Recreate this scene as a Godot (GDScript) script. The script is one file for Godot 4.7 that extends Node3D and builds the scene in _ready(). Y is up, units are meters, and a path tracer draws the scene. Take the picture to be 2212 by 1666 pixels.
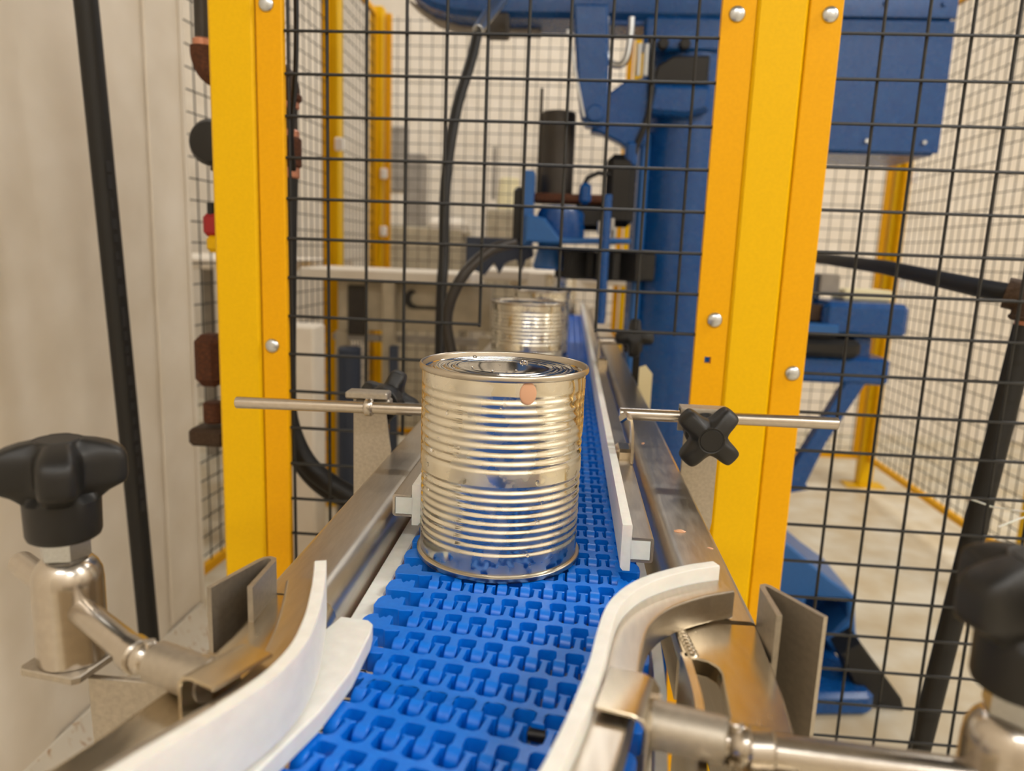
extends Node3D
# A tin can on a blue modular conveyor belt in front of a yellow machine guard and a blue can seamer.

const BY := 0.77          # belt top
const Z1 := 0.462         # where the belt starts to curve
const RC := 0.8           # radius of the belt curve
const RT := 0.8          # how fast the rows fan out in it
const CX := 0.0255        # belt centre line on the straight

var M := {}
var knob_mesh: ArrayMesh
var bolt_mesh: ArrayMesh


class MB:
	var p := PackedVector3Array()
	var xf := Transform3D()

	func tri(a: Vector3, b: Vector3, c: Vector3) -> void:
		p.append(xf * a); p.append(xf * b); p.append(xf * c)

	func quad(a: Vector3, b: Vector3, c: Vector3, d: Vector3) -> void:
		tri(a, b, c); tri(a, c, d)

	func out_tri(a: Vector3, b: Vector3, c: Vector3, o: Vector3) -> void:
		if (b - a).cross(c - a).dot((a + b + c) / 3.0 - o) < 0.0: tri(a, c, b)
		else: tri(a, b, c)

	# box with chamfered edges
	func box(o: Vector3, s: Vector3, bev := 0.0) -> MB:
		var h := s * 0.5
		var b := minf(bev, minf(h.x, minf(h.y, h.z)) * 0.9)
		var e := func(ax: int, sx: float, sy: float, sz: float) -> Vector3:
			var q := Vector3(sx * (h.x - (0.0 if ax == 0 else b)), sy * (h.y - (0.0 if ax == 1 else b)), sz * (h.z - (0.0 if ax == 2 else b)))
			return o + q
		for ax in 3:
			for s1 in [-1.0, 1.0]:
				var q := []
				for uv in [[-1.0, -1.0], [1.0, -1.0], [1.0, 1.0], [-1.0, 1.0]]:
					var sg := [0.0, 0.0, 0.0]
					sg[ax] = s1; sg[(ax + 1) % 3] = uv[0]; sg[(ax + 2) % 3] = uv[1]
					q.append(e.call(ax, sg[0], sg[1], sg[2]))
				out_tri(q[0], q[1], q[2], o); out_tri(q[0], q[2], q[3], o)
		if b > 0.0:
			for ax in 3:
				var a1 := (ax + 1) % 3
				var a2 := (ax + 2) % 3
				for u in [-1.0, 1.0]:
					for v in [-1.0, 1.0]:
						var q := []
						for k in [[a1, -1.0], [a1, 1.0], [a2, 1.0], [a2, -1.0]]:
							var sg := [0.0, 0.0, 0.0]
							sg[ax] = k[1]; sg[a1] = u; sg[a2] = v
							q.append(e.call(k[0], sg[0], sg[1], sg[2]))
						out_tri(q[0], q[1], q[2], o); out_tri(q[0], q[2], q[3], o)
			for sx in [-1.0, 1.0]:
				for sy in [-1.0, 1.0]:
					for sz in [-1.0, 1.0]:
						out_tri(e.call(0, sx, sy, sz), e.call(1, sx, sy, sz), e.call(2, sx, sy, sz), o)
		return self

	# profile of (radius, y) from bottom to top outside, turned round the y axis
	func lathe(prof: Array, n := 24, a0 := 0.0, a1 := TAU) -> MB:
		for k in n:
			var t0 := a0 + (a1 - a0) * k / n
			var t1 := a0 + (a1 - a0) * (k + 1) / n
			for i in prof.size() - 1:
				var u: Vector2 = prof[i]
				var w: Vector2 = prof[i + 1]
				var a := Vector3(u.x * cos(t0), u.y, u.x * sin(t0))
				var b := Vector3(u.x * cos(t1), u.y, u.x * sin(t1))
				var c := Vector3(w.x * cos(t1), w.y, w.x * sin(t1))
				var d := Vector3(w.x * cos(t0), w.y, w.x * sin(t0))
				if w.x > 0.0: tri(a, d, c)
				if u.x > 0.0: tri(a, c, b)
		return self

	func rod(a: Vector3, b: Vector3, r0: float, r1 := -1.0, n := 16, ch := 0.0) -> MB:
		if r1 < 0.0: r1 = r0
		var old := xf
		var y := (b - a).normalized()
		var x := y.cross(Vector3(0.31, 0.2, 0.93)).normalized()
		xf = old * Transform3D(Basis(x, y, x.cross(y)), a)
		var l := (b - a).length()
		if ch > 0.0: lathe([Vector2(0, 0), Vector2(r0 - ch, 0), Vector2(r0, ch), Vector2(r1, l - ch), Vector2(r1 - ch, l), Vector2(0, l)], n)
		else: lathe([Vector2(0, 0), Vector2(r0, 0), Vector2(r1, l), Vector2(0, l)], n)
		xf = old
		return self

	# polygon in x, y pushed from z0 to z1, its edges chamfered
	func extrude(poly: PackedVector2Array, z0: float, z1: float, bev := 0.0) -> MB:
		var area := 0.0
		var n := poly.size()
		for i in n: area += poly[i].cross(poly[(i + 1) % n])
		if area < 0.0:
			poly = poly.duplicate(); poly.reverse()
		var ins := poly
		if bev > 0.0:
			ins = PackedVector2Array()
			for i in n:
				var d0 := (poly[i] - poly[(i + n - 1) % n]).normalized()
				var d1 := (poly[(i + 1) % n] - poly[i]).normalized()
				var n0 := Vector2(-d0.y, d0.x)
				var n1 := Vector2(-d1.y, d1.x)
				var m := n0 + n1
				m = n0 if m.length() < 0.2 else m / maxf(0.35, m.dot(n0))
				ins.append(poly[i] + m * bev)
		var idx := Geometry2D.triangulate_polygon(ins)
		for k in range(0, idx.size(), 3):
			var a := ins[idx[k]]
			var b := ins[idx[k + 1]]
			var c := ins[idx[k + 2]]
			if (b - a).cross(c - a) < 0.0:
				var t := b
				b = c; c = t
			tri(Vector3(a.x, a.y, z1), Vector3(b.x, b.y, z1), Vector3(c.x, c.y, z1))
			tri(Vector3(a.x, a.y, z0), Vector3(c.x, c.y, z0), Vector3(b.x, b.y, z0))
		var rings := [[poly, z0], [poly, z1]]
		if bev > 0.0: rings = [[ins, z0], [poly, z0 + bev], [poly, z1 - bev], [ins, z1]]
		for r in rings.size() - 1:
			var q0: PackedVector2Array = rings[r][0]
			var q1: PackedVector2Array = rings[r + 1][0]
			for i in n:
				var j := (i + 1) % n
				quad(Vector3(q0[i].x, q0[i].y, rings[r][1]), Vector3(q0[j].x, q0[j].y, rings[r][1]), Vector3(q1[j].x, q1[j].y, rings[r + 1][1]), Vector3(q1[i].x, q1[i].y, rings[r + 1][1]))
		return self

	# plan polygon (x, z) from y1 down to y0
	func plan(poly: PackedVector2Array, y0: float, y1: float, bev := 0.0) -> MB:
		var old := xf
		xf = old * Transform3D(Basis(Vector3(1, 0, 0), Vector3(0, 0, 1), Vector3(0, -1, 0)), Vector3.ZERO)
		extrude(poly, -y1, -y0, bev)
		xf = old
		return self

	# closed profile (side, up) carried along points; side is path direction x up, times hand
	func sweep(poly: PackedVector2Array, path: Array, up := Vector3.UP, hand := 1.0) -> MB:
		var area := 0.0
		var n := poly.size()
		for i in n: area += poly[i].cross(poly[(i + 1) % n])
		var rings := []
		for k in path.size():
			var d: Vector3
			var miter := 1.0
			if k == 0: d = (path[1] - path[0]).normalized()
			elif k == path.size() - 1: d = (path[k] - path[k - 1]).normalized()
			else:
				var d0: Vector3 = (path[k] - path[k - 1]).normalized()
				var d1: Vector3 = (path[k + 1] - path[k]).normalized()
				d = (d0 + d1).normalized()
				miter = 1.0 / maxf(0.5, d.dot(d0))
			var side := d.cross(up).normalized() * hand
			var u2 := d.cross(side).normalized()
			if u2.dot(up) < 0.0: u2 = -u2
			var ring := PackedVector3Array()
			for q in poly: ring.append(path[k] + side * q.x * miter + u2 * q.y)
			rings.append(ring)
		var flip := (area > 0.0) == (hand > 0.0)
		for k in rings.size() - 1:
			for i in n:
				var j := (i + 1) % n
				if flip: quad(rings[k][i], rings[k + 1][i], rings[k + 1][j], rings[k][j])
				else: quad(rings[k][i], rings[k][j], rings[k + 1][j], rings[k + 1][i])
		var idx := Geometry2D.triangulate_polygon(poly)
		for e in [0, rings.size() - 1]:
			var d: Vector3 = (path[1] - path[0]) if e == 0 else (path[e] - path[e - 1])
			if e == 0: d = -d
			for k in range(0, idx.size(), 3):
				var a: Vector3 = rings[e][idx[k]]
				var b: Vector3 = rings[e][idx[k + 1]]
				var c: Vector3 = rings[e][idx[k + 2]]
				if (b - a).cross(c - a).dot(d) < 0.0: tri(a, c, b)
				else: tri(a, b, c)
		return self

	func tube(path: Array, r: float, n := 14) -> MB:
		var rings := []
		var x := Vector3.ZERO
		for k in path.size():
			var d: Vector3
			if k == 0: d = path[1] - path[0]
			elif k == path.size() - 1: d = path[k] - path[k - 1]
			else: d = (path[k] - path[k - 1]).normalized() + (path[k + 1] - path[k]).normalized()
			d = d.normalized()
			if k == 0: x = d.cross(Vector3(0.3, 0.17, 0.94)).normalized()
			else: x = (x - d * x.dot(d)).normalized()
			var z := x.cross(d)
			var ring := PackedVector3Array()
			for i in n: ring.append(path[k] + (x * cos(TAU * i / n) + z * sin(TAU * i / n)) * r)
			rings.append(ring)
		for k in rings.size() - 1:
			for i in n:
				var j := (i + 1) % n
				quad(rings[k][i], rings[k + 1][i], rings[k + 1][j], rings[k][j])
		for i in n:
			var j := (i + 1) % n
			tri(path[0], rings[0][i], rings[0][j])
			tri(path[-1], rings[-1][j], rings[-1][i])
		return self

	func mesh(crease := 35.0) -> ArrayMesh:
		var n := p.size() / 3
		var fn := PackedVector3Array()
		fn.resize(n)
		var vn := PackedVector3Array()
		vn.resize(n * 3)
		var at := {}
		for f in n:
			fn[f] = (p[f * 3 + 1] - p[f * 3]).cross(p[f * 3 + 2] - p[f * 3])
			if crease > 0.0:
				for k in 3:
					var v := p[f * 3 + k]
					var key := Vector3i(roundi(v.x * 2e4), roundi(v.y * 2e4), roundi(v.z * 2e4))
					if at.has(key): at[key].append(f)
					else: at[key] = [f]
		var lim := cos(deg_to_rad(crease))
		for f in n:
			var u := fn[f].normalized()
			for k in 3:
				if crease <= 0.0:
					vn[f * 3 + k] = u
					continue
				var v := p[f * 3 + k]
				var s := Vector3.ZERO
				for g in at[Vector3i(roundi(v.x * 2e4), roundi(v.y * 2e4), roundi(v.z * 2e4))]:
					if fn[g].normalized().dot(u) > lim: s += fn[g]
				vn[f * 3 + k] = s.normalized() if s.length_squared() > 0.0 else u
		var pv := PackedVector3Array()
		var pn := PackedVector3Array()
		pv.resize(n * 3); pn.resize(n * 3)
		for f in n:
			for k in 3:
				var s: int = f * 3 + [0, 2, 1][k]
				pv[f * 3 + k] = p[s]; pn[f * 3 + k] = vn[s]
		var arr := []
		arr.resize(Mesh.ARRAY_MAX)
		arr[Mesh.ARRAY_VERTEX] = pv
		arr[Mesh.ARRAY_NORMAL] = pn
		var m := ArrayMesh.new()
		m.add_surface_from_arrays(Mesh.PRIMITIVE_TRIANGLES, arr)
		return m


# ---------------------------------------------------------------- nodes
func thing(called: String, label: String, category: String, at := Vector3.ZERO, group := "") -> Node3D:
	var o := Node3D.new()
	o.name = called
	add_child(o, true)
	o.position = at
	o.set_meta("label", label); o.set_meta("category", category)
	if group: o.set_meta("group", group)
	return o


# a mesh in world places, as a part of a thing (or of a part, or of the setting)
func part(called: String, shape, mat: Material, parent: Node3D, label := "", crease := 35.0) -> MeshInstance3D:
	var o := MeshInstance3D.new()
	o.name = called
	o.mesh = shape.mesh(crease) if shape is MB else shape
	o.material_override = mat
	parent.add_child(o, true)
	if parent.get_parent() == self: o.position = -parent.position
	if label: o.set_meta("label", label)
	return o


func single(called: String, shape, mat: Material, label: String, category: String, group := "", crease := 35.0) -> MeshInstance3D:
	var o := MeshInstance3D.new()
	o.name = called
	o.mesh = shape.mesh(crease) if shape is MB else shape
	o.material_override = mat
	add_child(o, true)
	o.set_meta("label", label); o.set_meta("category", category)
	if group: o.set_meta("group", group)
	return o


func struct(called: String, shape, mat: Material, label: String, crease := 35.0) -> MeshInstance3D:
	var o := MeshInstance3D.new()
	o.name = called
	o.mesh = shape.mesh(crease) if shape is MB else shape
	o.material_override = mat
	add_child(o, true)
	o.set_meta("kind", "structure"); o.set_meta("label", label)
	return o


func put(called: String, shape: Mesh, mat: Material, parent: Node3D, t: Transform3D, label := "") -> MeshInstance3D:
	var o := part(called, shape, mat, parent, label)
	o.transform = Transform3D(t.basis, t.origin - (parent.position if parent.get_parent() == self else Vector3.ZERO))
	return o


# ---------------------------------------------------------------- materials
func noise(sd: int, freq: float, lo: Color, hi: Color, oct := 3, px := 512, kind := FastNoiseLite.TYPE_SIMPLEX_SMOOTH, a := 0.0, b := 1.0) -> NoiseTexture2D:
	var f := FastNoiseLite.new()
	f.seed = sd; f.frequency = freq; f.noise_type = kind; f.fractal_octaves = oct
	var g := Gradient.new()
	g.offsets = PackedFloat32Array([a, b]); g.colors = PackedColorArray([lo, hi])
	var t := NoiseTexture2D.new()
	t.width = px; t.height = px; t.seamless = true; t.noise = f; t.color_ramp = g
	return t


func mat(called: String, c: Color, rough: float, metal := 0.0, tex: Texture2D = null, scale := Vector3.ONE, rtex: Texture2D = null) -> StandardMaterial3D:
	var m := StandardMaterial3D.new()
	m.resource_name = called
	m.albedo_color = c; m.roughness = rough; m.metallic = metal
	m.uv1_triplanar = true; m.uv1_scale = scale
	if tex: m.albedo_texture = tex
	if rtex:
		m.roughness_texture = rtex
		m.roughness_texture_channel = BaseMaterial3D.TEXTURE_CHANNEL_RED
	M[called] = m
	return m


func g(v: float) -> Color: return Color(v, v, v)


func materials() -> void:
	var cloud := noise(1, 0.012, g(0.86), g(1.0), 4)
	var fine := noise(2, 0.05, g(0.9), g(1.0), 3)
	var rvar := noise(3, 0.02, g(0.78), g(1.0), 4)
	var streak := noise(4, 0.04, g(0.93), g(1.0), 4)
	var speck := noise(5, 0.06, Color(0.55, 0.45, 0.32), Color(1, 1, 1), 4, 512, FastNoiseLite.TYPE_SIMPLEX_SMOOTH, 0.22, 0.36)
	mat("steel", Color(0.80, 0.77, 0.72), 0.38, 1.0, streak, Vector3(14, 14, 2), rvar)
	mat("steel_warm", Color(0.80, 0.75, 0.66), 0.28, 1.0, streak, Vector3(9, 9, 2.5), rvar)  # warm tint paints in the golden reflection of the yellow posts
	mat("steel_turned", Color(0.76, 0.73, 0.69), 0.27, 1.0, streak, Vector3(6, 6, 6), rvar)
	mat("steel_satin", Color(0.74, 0.71, 0.66), 0.5, 1.0, fine, Vector3(8, 8, 8))
	mat("zinc", Color(0.80, 0.82, 0.84), 0.28, 1.0, fine, Vector3(20, 20, 20))
	mat("tin", Color(0.88, 0.87, 0.83), 0.42, 1.0, noise(6, 0.02, Color(0.95, 0.93, 0.89), g(1.0), 4), Vector3(4.5, 4.5, 4.5), noise(7, 0.018, g(0.32), g(1.0), 4, 512, FastNoiseLite.TYPE_SIMPLEX_SMOOTH, 0.42, 0.56))
	mat("tin_lid", Color(0.84, 0.82, 0.78), 0.1, 1.0)
	mat("tin_rim", Color(0.74, 0.71, 0.66), 0.3, 1.0)
	mat("belt", Color(0.0, 0.47, 0.90), 0.38, 0.0, noise(8, 0.03, Color(0.86, 0.9, 0.95), g(1.0), 4), Vector3(12, 12, 12), rvar)
	mat("plastic_white", Color(0.93, 0.92, 0.90), 0.42, 0.0, noise(9, 0.02, g(0.95), g(1.0), 3), Vector3(8, 8, 8))
	M.plastic_white.subsurf_scatter_enabled = true
	M.plastic_white.subsurf_scatter_strength = 0.25
	mat("knob", Color(0.06, 0.058, 0.055), 0.48, 0.0, fine, Vector3(30, 30, 30))
	mat("rubber", Color(0.07, 0.07, 0.072), 0.55, 0.0, fine, Vector3(10, 10, 10))
	mat("print", Color(0.14, 0.14, 0.15), 0.6)
	mat("yellow_bar", Color(0.91, 0.66, 0.0), 0.42, 0.0, noise(17, 0.05, g(0.97), g(1.0), 2), Vector3(6, 6, 6))
	mat("yellow", Color(0.91, 0.72, 0.0), 0.42, 0.0, noise(10, 0.05, g(0.97), g(1.0), 2), Vector3(6, 6, 6))
	M.yellow.metallic_specular = 0.3; M.yellow_bar.metallic_specular = 0.3
	mat("wire", Color(0.07, 0.075, 0.075), 0.45)
	mat("blue", Color(0.06, 0.31, 0.57), 0.3, 0.0, noise(11, 0.015, Color(0.85, 0.9, 0.95), g(1.0), 4), Vector3(3, 3, 3), rvar)
	mat("blue_pale", Color(0.15, 0.40, 0.68), 0.35, 0.0, fine, Vector3(5, 5, 5))
	mat("black", Color(0.03, 0.03, 0.035), 0.45)
	mat("dark_grey", Color(0.24, 0.22, 0.2), 0.45, 0.3, cloud, Vector3(4, 4, 4))
	mat("rust", Color(0.42, 0.24, 0.13), 0.75, 0.2, noise(12, 0.03, Color(0.55, 0.5, 0.45), Color(1, 1, 1), 4), Vector3(9, 9, 9))
	mat("copper", Color(0.83, 0.58, 0.47), 0.45, 0.6, fine, Vector3(9, 9, 9))
	mat("iron", Color(0.36, 0.30, 0.25), 0.6, 0.5, noise(13, 0.04, Color(0.6, 0.5, 0.42), Color(1, 1, 1), 4), Vector3(12, 12, 12))
	mat("wall", Color(0.93, 0.895, 0.84), 0.5, 0.0, noise(14, 0.01, Color(0.95, 0.94, 0.92), g(1.0), 3), Vector3(1.2, 1.2, 1.2))
	mat("floor", Color(0.86, 0.84, 0.78), 0.45, 0.0, noise(15, 0.012, Color(0.88, 0.82, 0.72), g(1.0), 4), Vector3(0.9, 0.9, 0.9), rvar)
	mat("cove", Color(0.88, 0.85, 0.79), 0.45, 0.0, noise(16, 0.035, Color(0.7, 0.48, 0.22), g(1.0), 4, 512, FastNoiseLite.TYPE_SIMPLEX_SMOOTH, 0.14, 0.27), Vector3(2.0, 2.0, 2.0))
	mat("ceiling", Color(0.62, 0.61, 0.59), 0.7)  # greyed to cut the light bounced down onto upward faces
	mat("beige", Color(0.76, 0.71, 0.61), 0.5, 0.0, cloud, Vector3(2, 2, 2))
	mat("grey_paint", Color(0.64, 0.61, 0.57), 0.5, 0.0, cloud, Vector3(2, 2, 2))
	mat("slate", Color(0.2, 0.24, 0.32), 0.5)
	mat("red", Color(0.62, 0.05, 0.09), 0.45)
	mat("food", Color(0.86, 0.66, 0.52), 0.35, 0.0, fine, Vector3(30, 30, 30))
	mat("cream", Color(0.92, 0.88, 0.72), 0.5)
	var w := mat("water", Color(1, 1, 1, 0.0), 0.02)
	w.uv1_triplanar = false
	w.transparency = BaseMaterial3D.TRANSPARENCY_ALPHA
	w.refraction_enabled = true; w.refraction_scale = 0.033
	var sy := mat("syrup", Color(0.95, 0.82, 0.55, 0.08), 0.06)
	sy.uv1_triplanar = false
	sy.transparency = BaseMaterial3D.TRANSPARENCY_ALPHA
	sy.refraction_enabled = true; sy.refraction_scale = 0.04
	var l := mat("lamp", Color(1, 0.96, 0.9), 0.5)
	l.emission_enabled = true
	l.emission = Color(1.0, 0.99, 0.975); l.emission_energy_multiplier = 6.0


# ---------------------------------------------------------------- small shared shapes
func V(x: float, y: float, z: float) -> Vector3: return Vector3(x, y, z)


func pv(a: Array) -> PackedVector2Array:
	var r := PackedVector2Array()
	for i in range(0, a.size(), 2): r.append(Vector2(a[i], a[i + 1]))
	return r


func spline(a: Array, per := 6) -> Array:      # Catmull-Rom through points
	var out := []
	for i in a.size() - 1:
		var p0: Vector3 = a[maxi(i - 1, 0)]
		var p1: Vector3 = a[i]
		var p2: Vector3 = a[i + 1]
		var p3: Vector3 = a[mini(i + 2, a.size() - 1)]
		for k in per: out.append(p1.cubic_interpolate(p2, p0, p3, float(k) / per))
	out.append(a[-1])
	return out


func knob_radius(t: float) -> float:      # four blunt arms
	var d := fposmod(t + PI / 4, PI / 2) - PI / 4
	var q := 0.0084 / maxf(absf(sin(d)), 0.02) * (1.0 + 0.15 * cos(d))
	var a := pow(pow(0.0322, -7.0) + pow(q, -7.0), -1.0 / 7.0)
	return pow(pow(a, 5.0) + pow(0.0158, 5.0), 0.2)


func make_knob_mesh() -> ArrayMesh:
	var b := MB.new()
	var n := 120
	var rings := []
	# [share of the star outline, height, share of a plain circle 21 mm wide]
	var prof := [[0.0, 0.0540, 0.0], [0.60, 0.0540, 1.0], [0.63, 0.0534, 1.0], [0.68, 0.0534, 1.0], [0.72, 0.0539, 1.0], [0.60, 0.0527, 0.25], [0.76, 0.0507, 0.0], [0.87, 0.0487, 0.0], [0.93, 0.0471, 0.0], [0.97, 0.0452, 0.0], [0.993, 0.0430, 0.0], [1.0, 0.0405, 0.0], [1.0, 0.0335, 0.0], [0.99, 0.0310, 0.0], [0.96, 0.0290, 0.0], [0.80, 0.0250, 0.25], [1.0, 0.0212, 2.0], [0.99, 0.012, 2.0], [0.98, 0.003, 2.0], [0.94, 0.0008, 2.0], [0.88, 0.0, 2.0], [0.0, 0.0, 0.0]]
	for q in prof:
		var ring := PackedVector3Array()
		for i in n:
			var t := TAU * i / n
			var r: float = q[0] * knob_radius(t)
			if q[2] == 1.0: r = q[0] * 0.0165
			elif q[2] == 2.0: r = q[0] * 0.0188
			elif q[2] > 0.0: r = lerpf(r, 0.0165, q[2])
			ring.append(V(r * cos(t), q[1], r * sin(t)))
		rings.append(ring)
	for k in rings.size() - 1:
		for i in n:
			var j := (i + 1) % n
			b.quad(rings[k][i], rings[k][j], rings[k + 1][j], rings[k + 1][i])
	return b.mesh(42)


func make_bolt_mesh() -> ArrayMesh:     # round bolt head, facing +z, 18 mm wide
	var b := MB.new()
	b.xf = Transform3D(Basis(Vector3.RIGHT, PI / 2), Vector3.ZERO)
	b.lathe([Vector2(0.0095, 0), Vector2(0.0095, 0.001), Vector2(0.0088, 0.0026), Vector2(0.0068, 0.0042), Vector2(0.004, 0.0051), Vector2(0.0, 0.0054)], 24)
	return b.mesh(60)


# ---------------------------------------------------------------- the room
func room() -> void:
	struct("floor", MB.new().box(V(0.3, -0.1, -0.2), V(7.0, 0.2, 7.2)), M.floor, "white resin floor with faint brown stains")
	struct("ceiling", MB.new().box(V(0.3, 3.3, -0.2), V(7.0, 0.2, 7.2)), M.ceiling, "plain ceiling greyed to dim the light from above")
	struct("wall_back", MB.new().box(V(0.3, 1.6, -3.6), V(7.0, 3.2, 0.2)), M.wall, "bright cream wall behind the rear guard fence")
	struct("wall_front", MB.new().box(V(0.3, 1.6, 3.2), V(7.0, 3.2, 0.2)), M.wall, "plain wall at the near end of the room")
	struct("wall_right", MB.new().box(V(3.5, 1.6, -0.2), V(0.2, 3.2, 7.0)), M.wall, "cream wall on the right side of the room")
	struct("wall_left_rear", MB.new().box(V(-3.0, 1.6, -2.1), V(0.2, 3.2, 3.0)), M.wall, "pale wall far behind the left guard fence")
	# near left wall: panels with shallow vertical ribs, ends beside the left fence
	var prof := PackedVector2Array()
	prof.append_array(pv([-3.0, -0.745, -0.853, -0.745, -0.850, -0.742]))
	for zz in [-0.66, -0.27, 0.16, 0.6, 1.05]:
		prof.append_array(pv([-0.850, zz - 0.10, -0.858, zz - 0.06, -0.858, zz + 0.05, -0.850, zz + 0.10]))
	prof.append_array(pv([-0.850, 3.1, -3.0, 3.1]))
	struct("wall_left", MB.new().plan(prof, 0.0, 3.2), M.wall, "cream ribbed wall panel at the left of the conveyor")
	var seam := MB.new().box(V(-0.849, 1.65, -0.60), V(0.006, 3.1, 0.008), 0.002)
	struct("trim_1", seam, M.wall, "slim upright joint strip on the ribbed left wall")
	var cove := PackedVector2Array(pv([-0.852, 0.0, -0.852, 0.085, -0.846, 0.085, -0.835, 0.055, -0.805, 0.02, -0.76, 0.004, -0.55, 0.004, -0.55, 0.0]))
	var cb := MB.new()
	cb.extrude(cove, -0.74, 3.0)
	struct("trim_2", cb, M.cove, "rust-stained white coved skirting at the foot of the left wall", 60)


func lamps() -> void:
	var i := 0
	for q in [[0.3, -2.2], [2.3, -1.5], [-1.9, -1.9], [2.75, 0.6], [0.0, 2.5], [1.9, 2.5]]:
		var o := thing("ceiling_light", ["long ceiling light above the rear fence", "ceiling light over the right rear corner", "ceiling light over the left rear corner", "ceiling light over the right side of the room", "ceiling light behind the camera", "ceiling light behind the camera to the right"][i], "light", V(q[0], 3.2, q[1]), "ceiling lights")
		part("housing", MB.new().box(V(q[0], 3.18, q[1]), V(1.26, 0.04, 0.36), 0.004), M.ceiling, o)
		part("diffuser", MB.new().box(V(q[0], 3.155, q[1]), V(1.2, 0.012, 0.3), 0.003), M.lamp, o)
		var a := AreaLight3D.new()
		a.name = "lamp"
		a.area_size = Vector2(1.2, 0.3)
		a.light_energy = [2.5, 2.8, 2.6, 8.0, 3.0, 5.0][i]
		a.light_color = Color(1.0, 0.99, 0.975)
		a.area_range = 12.0
		a.shadow_enabled = true
		o.add_child(a)
		a.position = V(0, -0.06, 0)
		a.rotation.x = -PI / 2
		i += 1


# ---------------------------------------------------------------- guard fence
func bolt(parent: Node3D, at: Vector3) -> void:
	put("bolt_head", bolt_mesh, M.zinc, parent, Transform3D(Basis(), at))


func post(called: String, x: float, z: float, h: float, label: String) -> Node3D:
	var o := thing(called, label, "post", V(x, 0, z))
	part("tube", MB.new().box(V(x, h / 2 + 0.004, z), V(0.06, h - 0.008, 0.06), 0.004), M.yellow, o)
	part("foot_plate", MB.new().box(V(x, 0.004, z), V(0.17, 0.008, 0.09), 0.001), M.yellow, o)
	part("cap", MB.new().box(V(x, h, z), V(0.058, 0.008, 0.058), 0.003), M.yellow, o)
	return o


# mesh panel between two corners on the ground; wires one by one when near, else joined
func panel(label: String, a: Vector3, b: Vector3, y0: float, y1: float, top_bar := true, step := 0.0508) -> Node3D:
	var o := thing("mesh_fence", label, "fence", V(a.x, 0, a.z))
	var d := (b - a).normalized()
	var l := (b - a).length()
	var basis := Basis(d, Vector3.UP, d.cross(Vector3.UP))
	var f := MB.new()
	var bars := [["frame_bar", V(0.0125, (y0 + y1) / 2, 0), V(0.025, y1 - y0, 0.02)], ["frame_bar", V(l - 0.0125, (y0 + y1) / 2, 0), V(0.025, y1 - y0, 0.02)], ["frame_bar", V(l / 2, y0 + 0.0125, 0), V(l - 0.05, 0.025, 0.02)], ["frame_bar", V(l / 2, y1 - 0.0125, 0), V(l - 0.05, 0.025, 0.02)]]
	if not top_bar: bars.pop_back()
	for q in bars:
		f = MB.new()
		f.xf = Transform3D(basis, a)
		part(q[0], f.box(q[1], q[2], 0.002), M.yellow_bar, o)
	var w := MB.new()
	w.xf = Transform3D(basis, a)
	var k := step
	while k < l - 0.02:
		w.rod(V(k, y0 + 0.01, 0), V(k, y1 - 0.01, 0), 0.0019, -1, 5)
		k += step
	k = y0 + step
	while k < y1 - 0.02:
		w.rod(V(0.01, k, 0.003), V(l - 0.01, k, 0.003), 0.0019, -1, 5)
		k += step
	var m := part("wire_mesh", w, M.wire, o, "", 0)
	m.set_meta("kind", "stuff")
	return o


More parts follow.
